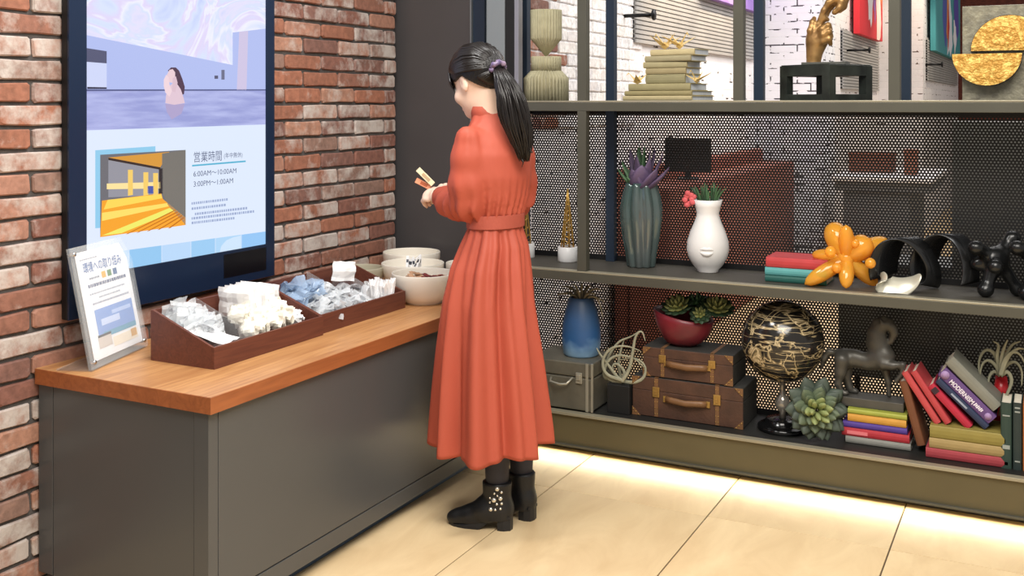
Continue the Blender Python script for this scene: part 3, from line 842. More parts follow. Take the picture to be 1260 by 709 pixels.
# upright stack of white packs
for i in range(9):
    y = 2.712 + i * .017
    o = link('white_pack', pouch(.135, .10, .016, 40 + i % 4, .12), WPK, None, (-2.412 + rr.uniform(-.006, .006), y - .02, WZ + .142 + rr.uniform(-.004, .004)), (math.pi / 2 + rr.uniform(-.06, .06), rr.uniform(-.04, .04), rr.uniform(-.05, .05)))
    tag(o, 'tall white pack standing in the upright row at the middle of the near tray', 'packet', 'upright white packs')
strew('cream_sachet', 'small cream sachet leaning along the front of the near tray', 'sachet', 'cream sachets', [pouch(.07, .055, .012, s, .25) for s in range(60, 64)], CPK, [(-2.312 - .045 * (i // 15) + rr.uniform(-.02, .02), 2.62 + (i % 15) * .0145, WZ + .076 + .03 * (i // 15) + rr.uniform(-.012, .022), (math.pi / 2 - .35 + rr.uniform(-.25, .25), rr.uniform(-.35, .35), rr.uniform(-.5, .5))) for i in range(30)], .4, 6)
strew('white_sachet', 'small flat white sachet piled at the far end of the near tray', 'sachet', 'white sachets in the near tray', [pouch(.07, .028, .008, s, .3) for s in range(70, 74)], WPK, in_tray(30, 2.855, 2.905, -2.41, -2.31, .06, .13, 18), .35, 9)
strew('blue_packet', 'crumpled pale blue plastic packet at the near end of the far tray', 'packet', 'blue packets', [pouch(.085, .065, .018, s, .4) for s in range(80, 84)], BLU, in_tray(14, 3.0, 3.16, XB + .03, -2.40, .075, .155, 31), .8, 3)
strew('comb_packet', 'clear plastic packet with a dark comb inside the far tray', 'packet', 'comb packets', [pouch(.1, .05, .014, s, .35) for s in range(90, 94)], CLR, in_tray(24, 3.04, 3.34, -2.44, -2.30, .05, .14, 37), .6, 5, inner_comb)
strew('white_roll', 'slim white paper-wrapped stick standing in the far tray beside the bowls', 'packet', 'white wrapped sticks', [pouch(.022, .085, .012, s, .2, 5) for s in range(95, 98)], WPK, [(-2.365 + (i % 6) * .0145, 3.395 + (i // 6) * .026 + rr.uniform(-.004, .004), WZ + .072 + rr.uniform(-.004, .01), (math.pi / 2 + rr.uniform(-.2, .2), rr.uniform(-.15, .15), rr.uniform(-.3, .3))) for i in range(18)], .4, 6)
o = link('white_card_bag', pouch(.10, .075, .006, 99, .5), WPK, None, (-2.425, 3.315, WZ + .158), (math.pi / 2, .12, 1.15)); tag(o, 'white paper bag standing upright at the back of the far tray', 'bag')

# ------------------------------------------------------------------ bowls
def bowl(label, loc, r, h, rb, mat, group='bowls at the end of the counter'):
    t = thing('bowl', label, 'bowl', loc, 0, group)
    out = [(rb, 0), (rb * 1.04, .006)]
    for i in range(1, 9):
        k = i / 8
        out.append((rb + (r - rb) * math.sin(k * math.pi / 2) ** .8, .006 + (h - .006) * k ** 1.25))
    inn = [(max(.002, a - .007), b + (.004 if i < 9 else 0)) for i, (a, b) in enumerate(out)][::-1]
    MB().lathe(out + [(r - .001, h + .003), (r - .006, h + .003)] + inn[:-1], 48).build('bowl_body', mat, t)
    return t
CER = M('cream_ceramic', (240, 234, 222), .28)
CER2 = M('greige_ceramic', (176, 170, 150), .4)
bowl('cream ceramic bowl of red sachets, frontmost beside the red dress', (-2.262, 3.63, WZ), .13, .118, .075, CER)
bowl('cream ceramic bowl with wrapped sticks, between the front and rear bowls', (-2.445, 3.835, WZ), .135, .118, .075, CER)
bowl('empty cream ceramic bowl, farthest back against the dark panel', (-2.585, 4.045, WZ), .13, .13, .075, CER)
bowl('small greige bowl between the far tray and the brick wall', (-2.615, 3.70, WZ), .092, .105, .05, CER2)
bowl('small cream bowl half hidden behind the sleeve of the red dress', (-2.235, 3.935, WZ), .09, .12, .05, CER)
rr = random.Random(13)
rs = [pouch(.055, .022, .008, s, .2, 5) for s in range(110, 113)]
for me in rs: pass
RSM = M('dark_red_sachet', (146, 64, 66), .4, rand=.25)
BSM = M('tan_sachet', (190, 150, 120), .45, rand=.2)
def red_band(o, r_):
    pass
for i in range(26):
    a, q = rr.uniform(0, 6.28), rr.uniform(0, .085)
    mat_ = RSM if i % 3 == 0 else BSM
    me = rs[i % 3].copy(); me.materials.clear()
    o = link('stick_sachet', me, mat_, None, (-2.262 + q * math.cos(a), 3.63 + q * math.sin(a), WZ + .083 + (i % 5) * .006), (rr.uniform(-.3, .3), rr.uniform(-.3, .3), rr.uniform(0, 6)))
    if i % 3 == 0: tag(o, 'dark red stick sachet heaped in the front cream bowl', 'sachet', 'red sachets in the front bowl')
    else: tag(o, 'tan stick sachet heaped in the front cream bowl', 'sachet', 'tan sachets in the front bowl')
ws = [pouch(.012, .085, .005, s, .1, 5) for s in range(120, 122)]
for i in range(12):
    o = link('wrapped_stick', ws[i % 2].copy(), WPK, None, (-2.425 + rr.uniform(-.03, .03), 3.82 + rr.uniform(-.02, .03), WZ + .108 + rr.uniform(-.01, .012)), (rr.uniform(.9, 1.5), rr.uniform(-.3, .3), rr.uniform(-.9, .9)))
    tag(o, 'white wrapped stick with dark print standing in the middle bowl', 'packet', 'wrapped sticks in the middle bowl')
    MB().box((0, .018, .003), (.009, .014, .001)).build('printed_mark', M('dark_print', (62, 66, 76), .4), o)

# ================================================================== SHELF UNIT
YF, YB = 4.03, 4.385
Z0, Z1, Z2 = .185, .78, 1.49
XL, XR = -2.19, .75
STEEL = M('olive_grey_steel', (84, 83, 74), .42, .3, var=.08, scale=5, bump=.02, bscale=300)
STEELD = M('navy_steel', (40, 54, 72), .4, .3)
PERF = M('black_perforated_steel', (26, 26, 27), .5, .3)
su = thing('shelf_unit', 'long olive-grey steel shelf unit with black perforated back panels', 'shelf', (-.9, 4.2, 0))
def sb(name, mb, mat): return mb.build(name, mat, su, (.9, -4.2, 0))
TH = .043
sb('base_cabinet', MB().b2((XL, YF + .012, .05), (XR, YB + .06, Z0 - .012), .002), M('olive_base_steel', (96, 88, 64), .45, .25, var=.06, scale=5))
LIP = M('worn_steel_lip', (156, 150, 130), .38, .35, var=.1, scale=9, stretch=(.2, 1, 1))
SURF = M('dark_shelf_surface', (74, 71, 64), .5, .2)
sb('base_top', MB().b2((XL, YF + .036, Z0 - .012), (XR, YB + .06, Z0), .001), M('black_shelf_surface', (30, 30, 28), .5))
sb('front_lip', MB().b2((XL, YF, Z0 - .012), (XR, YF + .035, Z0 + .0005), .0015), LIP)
sb('base_lip', MB().b2((XL, YF - .001, .043), (XR, YF + .03, .052), .001), STEEL)
sb('toe_recess', MB().b2((XL, YF + .10, 0), (XR, YF + .12, .05)), M('dark_recess', (60, 56, 50), .6))
led = bpy.data.objects.new('toe_light', bpy.data.lights.new('toe_light', 'AREA'))
led.data.shape = 'RECTANGLE'; led.data.size = 2.7; led.data.size_y = .03; led.data.energy = 6.5; led.data.color = (1, .88, .62)
led.location = (-.65, YF + .045, .044); led.rotation_euler = (math.radians(-55), 0, 0); COL.objects.link(led)
for z_ in (Z1, Z2):
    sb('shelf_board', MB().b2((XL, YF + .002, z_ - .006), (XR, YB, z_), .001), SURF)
    sb('front_beam', MB().b2((XL, YF, z_ - TH), (XR, YF + .04, z_ - .0065), .0015), STEEL)
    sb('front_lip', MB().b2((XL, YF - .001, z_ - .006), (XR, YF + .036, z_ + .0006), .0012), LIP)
    sb('rear_beam', MB().b2((XL, YB - .04, z_ - TH), (XR, YB, z_ - .0065), .0015), STEEL)
sb('shelf_board', MB().b2((XL, YF, 2.25), (XR, YB, 2.29), .0015), STEEL)
PW = .04
for x, zb in ((XL, Z0), (-1.7614, Z1), (-1.1025, Z2), (-.53, Z2), (.08, Z2)):
    if zb == Z1 or x == XL:
        z_ = zb
        for za, zt in ((Z0, Z1 - TH), (Z1, Z2 - TH), (Z2, 2.25)):
            if za + .01 < zb: continue
            if x == XL:
                sb('end_post', MB().b2((x, YF + .001, za), (x + .088, YF + .041, zt), .0015), GREYB)
                sb('end_strip', MB().b2((x + .0885, YF + .004, za), (x + .134, YF + .041, zt), .0015), BLK)
                sb('end_trim', MB().b2((x + .1345, YF + .001, za), (x + .155, YF + .041, zt), .0015), M('pale_lavender_trim', (136, 136, 146), .4, .3))
            else:
                sb('post', MB().b2((x, YF + .001, za), (x + PW, YF + .041, zt), .0015), STEEL)
            sb('rear_post', MB().b2((x, YB - .04, za), (x + PW, YB - .001, zt), .0015), STEELD)
    else:
        sb('post', MB().b2((x, YF + .001, Z2), (x + PW, YF + .041, 2.25), .0015), STEEL)
        sb('rear_post', MB().b2((x, YB - .04, Z2), (x + PW, YB - .001, 2.25), .0015), STEELD)

def perforated(xa, xb, za, zb, Y, pitch=.0127, ro=.0036):
    """steel sheet with real round-ish holes in a staggered pattern"""
    dx, dz = pitch, pitch * .8660254
    nx, nz = int((xb - xa) / dx), int((zb - za) / dz)
    ang6 = [math.pi / 6 + i * math.pi / 3 for i in range(6)]
    Ro = pitch / math.sqrt(3)
    out = np.array([(Ro * math.cos(t), Ro * math.sin(t)) for t in ang6])
    inn = np.array([(ro * math.cos(t), ro * math.sin(t)) for t in ang6])
    ii, jj = np.meshgrid(np.arange(nx), np.arange(nz), indexing='ij')
    cx = xa + (ii + .5 + .5 * (jj % 2)) * dx; cz = za + (jj + .5) * dz
    C = np.stack([cx.ravel(), cz.ravel()], 1)
    P = np.concatenate([C[:, None, :] + out[None], C[:, None, :] + inn[None]], 1).reshape(-1, 2)
    V = np.stack([P[:, 0], np.full(len(P), Y), P[:, 1]], 1)
    q = np.array([(i, (i + 1) % 6, 6 + (i + 1) % 6, 6 + i) for i in range(6)])
    Q = (np.arange(len(C))[:, None, None] * 12 + q[None]).reshape(-1, 4)
    me = bpy.data.meshes.new('perforated_panel'); me.from_pydata(V.tolist(), [], Q.tolist()); me.update()
    return me
for (xa, xb, za, zb) in ((XL + .04, XR - .45, Z1 + .02, Z2 - TH - .005), (XL + .04, XR - .45, Z0 + .02, Z1 - TH - .005)):
    link('perforated_panel', perforated(xa, xb, za, zb, YB - .004), PERF, su, (.9, -4.2, 0))
    fm = MB().b2((xa - .02, YB - .006, za - .03), (xb, YB - .002, za + .004)).b2((xa - .02, YB - .006, zb - .012), (xb, YB - .002, zb + .006))
    fm.build('panel_frame', PERF, su, (.9, -4.2, 0))

# ------------------------------------------------------------------ behind the shelf
BRN = M('red_brown_leather', (150, 90, 76), .5, var=.12, scale=4)
bq = thing('banquette', 'long red-brown banquette against the white wall, seen through the perforated panel', 'sofa', (-2.19, 7.4, 0))
MB().b2((-2.36, 5.95, .0), (-2.27, 9.3, 1.08), .02).build('backrest', BRN, bq, (2.19, -7.4, 0))
MB().b2((-2.265, 5.95, .0), (-2.0, 9.3, .98), .02).build('seat_block', BRN, bq, (2.19, -7.4, 0))
GT = M('grey_table_base', (112, 112, 112), .6); WT = M('white_table_top', (240, 236, 236), .4)
tb = thing('high_table', 'white-topped grey table seen through the perforated panel', 'table', (-1.2, 9.2, 0))
MB().b2((-1.58, 8.7, .86), (-.82, 10.0, .9), .004).build('tabletop', WT, tb, (1.2, -9.2, 0))
MB().b2((-1.5, 8.78, .0), (-1.0, 9.9, .78), .004).build('base', GT, tb, (1.2, -9.2, 0))
MB().b2((-1.56, 8.74, .78), (-.84, 9.96, .858), .004).build('apron', GT, tb, (1.2, -9.2, 0))
for i, (x, y, d, c, nm) in enumerate(((-1.35, 9.3, (.34, .3, .16), (124, 78, 60), 'long brown box standing on the white table behind the panel'), (-1.02, 9.1, (.1, .1, .2), (140, 90, 70), 'small upright brown box on the white table behind the panel'))):
    o = MB().box((0, 0, d[2] / 2), d, bev=.006).build('storage_box', M('brown_box%d' % c[0], c, .7), None, (x, y, .9)); MB().box((0, 0, d[2] - .01), (d[0] + .006, d[1] + .006, .03), bev=.003).build('lid', MATS['brown_box%d' % c[0]], o); tag(o, nm, 'box')
ch = thing('monitor', 'small dark monitor on the banquette, seen through the perforated panel', 'monitor', (-2.12, 6.66, .98), .35)
CHM = M('charcoal_plastic', (44, 44, 46), .5)
MB().b2((-.15, -.01, .05), (.15, .015, .27), .004).build('screen_housing', CHM, ch); MB().b2((-.02, .0, .0), (.02, .02, .06), .003).build('stem', CHM, ch)
MB().b2((-.07, -.05, .0), (.07, .06, .012), .003).build('foot', CHM, ch)
pt = MB().b2((-.40, 5.1, .13), (1.2, 5.16, 1.40), .004).build('wall_partition', M('dark_grey_partition', (126, 126, 122), .6)); struct(pt, 'dark grey partition behind the right end of the shelf')
for x_ in (-.35, .4, 1.1): MB().b2((x_ - .03, 5.09, 0), (x_ + .03, 5.17, .13), .003).build('foot', MATS['dark_grey_partition'], pt)
ct = thing('low_cupboard', 'low dark cupboard behind the lower right perforated panel', 'cabinet', (-.5, 5.4, 0))
for x_ in (-.38, .4):
    for y_ in (-.12, .16): MB().tube([(x_, y_, 0), (x_, y_, .17)], .015, 8).build('leg', CHM, ct)
MB().b2((-.42, -.15, .17), (.45, .2, .70), .004).build('body', M('dark_cupboard', (104, 104, 100), .6), ct); MB().b2((-.44, -.16, .70), (.45, .21, .72), .003).build('top', M('cupboard_top', (96, 96, 94), .5), ct)
# paintings in the far room
def canvas(name, label, X, ya, yb, za, zb, base, blobs, seed, side=(90, 84, 78)):
    t = thing(name, label, 'painting', (X, (ya + yb) / 2, za))
    MB().b2((0, ya, za), (.06, yb, zb), .002).build('canvas', M(name + '_canvas_%d' % seed, base, .7), t, (0, -(ya + yb) / 2, -za))
    rr = random.Random(seed)
    for i, (c, cy, cz, ry, rz) in enumerate(blobs):
        n = 14; pts = []
        for k in range(n):
            a = 2 * math.pi * k / n; q = rr.uniform(.6, 1.2)
            pts.append((min(max(cy + ry * q * math.cos(a), ya), yb) - (ya + yb) / 2, min(max(cz + rz * q * math.sin(a), za), zb) - za))
        x = .0605 + i * .0006
        MB().add([(x, p[0], p[1]) for p in pts], [tuple(range(n))]).build('painted_patch', M('paint_%d_%d_%d' % c, c, .6), t)
    return t
canvas('purple_painting', 'flat lilac painting high on the white wall', XF + .035, 7.7, 9.45, 2.28, 3.3, (150, 118, 196), [((178, 140, 214), 8.4, 2.5, .4, .3), ((206, 180, 226), 9.2, 2.9, .3, .4)], 4)
canvas('red_painting', 'red painting with white and violet splashes on the far wall', -1.78, 11.0, 12.6, 2.18, 3.4, (206, 40, 52), [((240, 236, 240), 11.7, 2.6, .18, .3), ((150, 90, 170), 12.0, 2.7, .1, .35), ((244, 220, 210), 12.3, 2.6, .2, .5), ((232, 120, 60), 12.5, 2.9, .12, .4)], 6)
canvas('colour_painting', 'teal, blue and white abstract painting on the farthest wall', -1.28, 13.3, 17.0, 2.1, 3.6, (70, 150, 158), [((78, 92, 170), 14.6, 2.9, .5, .8), ((236, 236, 246), 15.2, 2.5, .5, .5), ((226, 150, 80), 14.9, 2.6, .2, .4), ((206, 70, 60), 15.0, 2.5, .15, .3), ((90, 80, 170), 16.2, 2.8, .5, .6), ((244, 244, 250), 16.0, 2.4, .3, .25)], 8)
BRK_ = M('black_bracket', (24, 24, 26), .4, .5)
for X, u, v, ln, nm in ((XF + .03, 772, 19.5, .16, 'nearest the stacked books'), (XF + .03, 951, 47, .14, 'beside the speckled pier'), (-1.79, 1042, 62, .2, 'under the red painting'), (-1.29, 1142, 79.5, .14, 'under the far abstract painting')):
    p = pX(u, v, X); t = thing('wall_hook', 'black rod hook with round end on the wall, ' + nm, 'hook', p, group='wall hooks of the far room')
    MB().tube([(-.03, 0, 0), (ln, 0, 0)], .012, 8).build('rod', BRK_, t)
    MB().tube([(ln - .002, 0, 0), (ln + .008, 0, 0), (ln + .02, 0, 0)], [.012, .034, .034], 12).build('end_disc', BRK_, t)

# ================================================================== ON THE TOP SHELF
def local(o, Y, u0, v0):
    """px -> local x,z of a thing standing at the plane Y"""
    p0 = o.location
    def f(u, v, dy=0.):
        p = pY(u, v, Y + dy); return Vector((p.x - p0.x, p.y - p0.y, p.z - p0.z))
    return f
# folded paper sculpture
p = pY(672, 0, 4.2)
PAPR = M('folded_book_paper', (168, 162, 134), .8, var=.12, scale=30)
ps = thing('paper_sculpture', 'pleated paper sculpture of folded book pages, a pointed top on a jar', 'sculpture', (p.x, 4.2, Z2))
def pleat(n, amp):
    return lambda a, z, k: 1 - amp * (.5 + .5 * math.cos(a * n))
MB().lathe([(.1, 0), (.1, .1), (.07, .132)], 216, fn=pleat(36, .2)).build('jar_body', PAPR, ps)
MB().lathe([(.067, .1325), (.067, .195)], 192, fn=pleat(32, .15)).build('jar_neck', PAPR, ps)
MB().lathe([(.004, .196), (.069, .272), (.07, .276), (.07, .40)], 192, fn=pleat(32, .15)).build('pointed_top', PAPR, ps)

# books ----------------------------------------------------------------
PAGE = M('book_pages', (222, 214, 196), .8, var=.1, scale=200, stretch=(1, 1, .05))
PAGEB = M('book_pages_grey', (190, 196, 204), .8, var=.08, scale=200, stretch=(1, 1, .05))
def book(label, size, cmat, loc, rot=(0, 0, 0), pages=PAGE, group=None, cat='book', head=True):
    """lies flat: x spine length, y from spine (front, -y) to fore-edge, z thickness; origin at the spine's lower left corner"""
    lx, ly, t = size
    o = thing('book', label, cat, loc, 0, group, rot)
    c = .0028
    mb = MB().b2((0, 0, 0), (lx, ly, c)).b2((0, 0, t - c), (lx, ly, t))
    n = 5; sp_ = []
    for i in range(n + 1):
        a = math.pi * i / n; sp_.append((-math.sin(a) * .006, t / 2 - math.cos(a) * t / 2))
    mb.prism([(c, 0)] + sp_ + [(c, t)], 0, 0, lx)
    mb.build('cover', cmat, o)
    MB().b2((.004, .003, c), (lx - .004, ly - .005, t - c)).build('pages', pages, o)
    return o
def cov(c, **k):
    c = tuple(int(x * .86 + 7) for x in c)
    return M('cover_%d_%d_%d' % c, c, k.get('rough', .5), var=.06, scale=20)
# stack on the top shelf: fitted from the near lower corner of each spine
ROTS = -.21
stk = [((764, 860, 116.8, 122.6), (202, 186, 140), 'cream book at the bottom of the cream stack'),
       ((766, 858, 111.0, 116.8), (168, 154, 108), 'olive-tan book, second from the bottom of the cream stack'),
       ((771, 854, 102.5, 111.0), (172, 160, 116), 'thick tan book, third from the bottom of the cream stack'),
       ((792, 847, 91.5, 102.5), (160, 152, 112), 'dull green-grey book in the middle of the cream stack'),
       ((792, 847, 84, 91.5), (176, 160, 118), 'thin tan book with a bent cover in the cream stack'),
       ((789, 848, 76.5, 84), (182, 170, 128), 'tan book, third from the top of the cream stack'),
       ((791, 855, 69.5, 76.5), (178, 168, 132), 'tan book with grey edges, second from the top of the cream stack'),
       ((798, 858, 62, 69.5), (214, 198, 150), 'pale cream book on top of the cream stack')]
zc = Z2 + .0005
for i, ((ua, ub, va, vb), c, nm) in enumerate(stk):
    yb = 4.17 if i < 3 else 4.19
    a = pY(ua, 120, yb); b = pY(ub, 120, yb)
    t = (vb - va) / ppm((a.x, yb)) * 1.02
    lx = (b.x - a.x) / math.cos(ROTS) * .97
    ly = .175 if i < 2 else (.15 if i == 2 else .125)
    book(nm, (lx, ly, t), cov(c, rough=.75), (a.x, yb + .03, zc), (0, 0, ROTS + (i % 3 - 1) * .03), PAGEB, 'cream stack on the top shelf'); zc += t + .0004
STACKTOP = zc
# gold origami cranes
GOLD = M('gold_paper', (228, 198, 130), .4, .2)
def crane(label, loc, rz, s=1., tilt=0., neck=1.):
    t = thing('paper_crane', label, 'ornament', loc, 0, 'gold paper cranes', (tilt, 0, rz))
    th = .0015
    def tri(nm, pts, off):
        mb = MB(); n = len(pts); o2 = Vector(off) * th
        mb.add([Vector(q) * s for q in pts] + [Vector(q) * s + o2 for q in pts], [tuple(range(n)), tuple(range(2 * n - 1, n - 1, -1))] + [(i, i + n, (i + 1) % n + n, (i + 1) % n) for i in range(n)])
        return mb.build(nm, GOLD, t)
    MB().add([Vector(q) * s for q in ((-.026, 0, .012), (0, -.012, .014), (.026, 0, .012), (0, .012, .014), (0, 0, 0), (0, 0, .03))],
             [(0, 1, 4), (1, 2, 4), (2, 3, 4), (3, 0, 4), (1, 0, 5), (2, 1, 5), (3, 2, 5), (0, 3, 5)]).build('body', GOLD, t)
    tri('wing', [(-.018, -.006, .016), (.018, -.006, .016), (.004, -.075, .048)], (0, 0, 1))
    tri('wing', [(-.018, .006, .016), (.018, .006, .016), (.004, .075, .048)], (0, 0, 1))
    nk = tri('neck', [(-.012, 0, .012), (-.004, 0, .022), (-.048, 0, .062 * neck)], (0, 1, 0))
    tri('beak', [(-.048, 0, .062 * neck), (-.044, 0, .056 * neck), (-.06, 0, .045 * neck)], (0, 1, 0))
    tri('tail', [(.012, 0, .012), (.004, 0, .022), (.054, 0, .058)], (0, 1, 0))
    return t
b1 = pY(829, 60, 4.24)
crane('gold paper crane on top of the cream book stack, right one', (b1.x + .022, 4.25, STACKTOP), 2.5, 1.15)
crane('gold paper crane on top of the cream book stack, left one', (b1.x - .038, 4.235, STACKTOP), -.5, 1.15)
Z3 = Z2 + .0005 + sum((s[0][3] - s[0][2]) for s in stk[:3]) / ppm((-1.3, 4.18)) * 1.02 + .001
b2_ = pY(787, 98, 4.2); crane('small gold paper crane at the left of the cream stack', (b2_.x - .008, 4.195, Z3), .2, .8)
b3_ = pY(850, 96, 4.165); crane('gold paper crane at the front right of the cream stack', (b3_.x + .025, 4.165, Z3), 1.3, .9)

# bronze hands on an open black frame
p = pY(1016, 120, 4.2)
hs_ = thing('frame_stand', 'open black metal box frame under the bronze hands', 'stand', (p.x, 4.2, Z2), math.radians(45 + 15))
L_, HH, bt = .245, .134, .036
BLM = M('black_patina_metal', (30, 34, 32), .4, .4, c2=(58, 64, 58), scale=14)
mbx = {}
for sx in (-1, 1):
    for sy in (-1, 1):
        MB().b2((sx * L_ / 2 - sx * bt, sy * L_ / 2 - sy * bt, 0), (sx * L_ / 2, sy * L_ / 2, HH), .001).build('corner_bar', BLM, hs_)
for z, rh in ((0, .024), (HH - .040, .040)):
    for s_ in (-1, 1):
        MB().b2((-L_ / 2 + bt, s_ * (L_ / 2 - bt), z), (L_ / 2 - bt, s_ * L_ / 2, z + rh), .001).build('rail', BLM, hs_)
        MB().b2((s_ * (L_ / 2 - bt), -L_ / 2 + bt, z), (s_ * L_ / 2, L_ / 2 - bt, z + rh), .001).build('rail', BLM, hs_)
MB().b2((-L_ / 2 + .004, -L_ / 2 + .004, HH), (L_ / 2 - .004, L_ / 2 - .004, HH + .004), .001).build('top_plate', BLM, hs_)
hn = thing('hand_sculpture', 'bronze sculpture of one hand clasping another above it on the black frame', 'sculpture', (p.x, 4.2, Z2 + HH + .0045))
MB().box((0, 0, .005), (.165, .11, .010), bev=.002).build('plinth', M('grey_plinth', (78, 78, 72), .5), hn)
f = local(hn, 4.2, 0, 0)
BRZ = M('bronze', (186, 146, 92), .38, .6, c2=(124, 92, 56), scale=16, bump=.1, bscale=40)
s = SDF((-.14, -.09, .0), (.16, .09, .50), .0042)
w0, pc = f(1001, 76), f(1006, 47)
s.path([Vector((w0.x, 0, .008)), f(1002, 66), f(1004, 55)], [.028, .026, .032], .02)
s.path([f(1004, 55), pc, f(1007, 38)], [.034, .04, .036], .02, ((0, 1, 0), 1.5))
for (ku, kv), (mu, mv), (tu, tv_), dy in (((1008, 30), (1014, 22), (1018, 24), -.012), ((1012, 36), (1019, 31), (1022, 36), -.03), ((1013, 43), (1020, 39), (1023, 45), -.034), ((1013, 50), (1020, 48), (1022, 54), -.03)):
    s.path([f(1004, kv + 6, -.01), f(ku, kv, dy), f(mu, mv, dy * 1.05), f(tu, tv_, dy * .6)], [.012, .0125, .0115, .009], .007)
s.path([f(998, 50, -.015), f(997, 38, -.02), f(1000, 27, -.012), f(1002, 22, -.005)], [.013, .0125, .011, .008], .008)
s.path([f(1048, -34), f(1040, -18), f(1034, -6)], [.03, .028, .03], .02)
s.ell(f(1033, -3), (.034, .02, .034), .02)
for pts, dy in (([(1030, -2), (1020, 3), (1014, 13), (1009, 23)], -.018), ([(1032, 0), (1022, 8), (1016, 18), (1012, 28)], .008), ([(1036, 2), (1033, 10), (1027, 15)], -.018), ([(1040, 0), (1038, 8), (1033, 13)], -.002)):
    s.path([f(u, v, dy) for u, v in pts], [.0135, .0125, .0115, .009][:len(pts)], .008)
link('clasped_hands', s.mesh('clasped_hands'), BRZ, hn)

# gold half discs on a grey board
GB = thing('relief_panel', 'grey textured panel with two gold half discs', 'sculpture', (0, 0, 0))
pl = pY(1184, 118, 4.2); GB.location = (pl.x, 4.2, Z2)
f = local(GB, 4.2, 0, 0)
SIL = M('silver_leaf_board', (150, 146, 126), .5, .3, c2=(112, 108, 96), scale=30, bump=.3, bscale=60)
hb_ = f(1184, 8).z
MB().b2((0, 0, 0), (.345, .02, hb_), .002).build('board', SIL, GB)
GLD = M('stippled_gold', (236, 200, 112), .42, .35, c2=(190, 142, 62), scale=55, bump=.9, bscale=70, contrast=(.38, .55))
DKM = M('dark_disc_edge', (62, 60, 62), .5, .3)
def half(u0, v0, rpx, up, thick):
    c = f(u0, v0, -thick); r = rpx / 327.0; n = 24
    a = [math.pi * i / n for i in range(n + 1)]
    poly = [(c.x + r * math.cos(t), c.z + (r if up else -r) * math.sin(t)) for t in a]
    poly2 = [(c.x + .985 * r * math.cos(t), c.z + (.985 * r if up else -.985 * r) * math.sin(t)) for t in a]
    MB().prism(poly, 1, -thick, -.0005).build('half_disc', DKM, GB)
    MB().prism(poly2, 1, -thick - .004, -thick).build('gold_face', GLD, GB)
half(1242, 62, 42, True, .025)
half(1214, 66, 38, False, .06)

# ================================================================== ON THE MIDDLE SHELF
# white pots with gold wire trees
WC = M('white_ceramic', (226, 226, 226), .35); GW = M('gold_wire', (196, 158, 84), .35, .7)
def wire_pot(label, u, v, ht):
    p = pZ(u, v, Z1); t = thing('wire_tree_pot', label, 'ornament', p, 0, 'gold wire trees in white pots')
    MB().lathe([(.042, 0), (.044, .003), (.044, .064), (.041, .066), (.039, .06), (.039, .045)], 28).build('pot', WC, t)
    MB().lathe([(.0388, .05), (.0388, .058)], 24).build('gold_fill', GW, t)
    rr = random.Random(int(u))
    for k in range(7):
        a = 2 * math.pi * k / 7
        pts = [Vector((.03 * (1 - q) * math.cos(a + q * .5), .03 * (1 - q) * math.sin(a + q * .5), .055 + ht * q)) for q in (0, .25, .5, .75, .97)]
        MB().tube(pts, [.0032, .003, .0028, .0026, .002], 6).build('wire', GW, t)
    mb = MB()
    for q in (.1, .22, .34, .46, .58, .68, .78, .87):
        r_ = .031 * (1 - q); z = .055 + ht * q
        mb.tube([(r_ * math.cos(x / 10 * 6.283), r_ * math.sin(x / 10 * 6.283), z + .012 * math.sin(x + q * 9)) for x in range(11)], .0018, 5, cap=False)
    mb.build('wire_ring', GW, t)
    return t
wire_pot('gold wire cone in a white pot beside the steel post', 698.5, 321.5, .275)
wire_pot('gold wire cone in a white pot half hidden behind the red dress', 646, 316.5, .25)

# ribbed teal vase with purple succulent
p = pZ(789, 328, Z1); k = ppm(p)
tv_ = thing('ribbed_vase', 'tall ribbed teal glazed vase standing by the navy post', 'vase', p)
TEAL = M('teal_glaze', (50, 82, 80), .16, .25, c2=(98, 104, 104), scale=9, stretch=(1, 1, .25), coat=.6)
def ribs(a, z, k_): return 1 + .12 * (abs(math.cos(4.5 * a + z * 2.2)) * 2 - 1) + .02 * math.cos(3 * a)
pr_ = [(.0, 0.002), (.052, 0), (.056, .006), (.062, .06), (.074, .13), (.082, .2), (.083, .25), (.076, .3), (.064, .345), (.062, .36), (.056, .36), (.054, .33), (.05, .30)]
MB().lathe(pr_, 72, fn=ribs, cap=False).build('vase_body', TEAL, tv_)
PUR = M('purple_succulent', (98, 82, 112), .5, var=.2, scale=15); GRN = M('green_leaf', (70, 104, 70), .5, var=.25, scale=12)
DGR = M('dark_green_leaf', (44, 66, 46), .5, var=.25, scale=14)
def plant(name, label, loc, mat, leaves, group=None):
    t = thing(name, label, 'plant', loc, 0, group)
    for l in leaves:
        m_ = l.get('mat', mat)
        MB().leaf(l['a'], l['b'], l['w'], l.get('bend', (0, 0, 0)), l.get('t', .005), l.get('n', 6)).build('leaf', m_, t)
    return t
rr = random.Random(31)
pb = Vector((p.x, p.y, p.z + .352))
lv = []
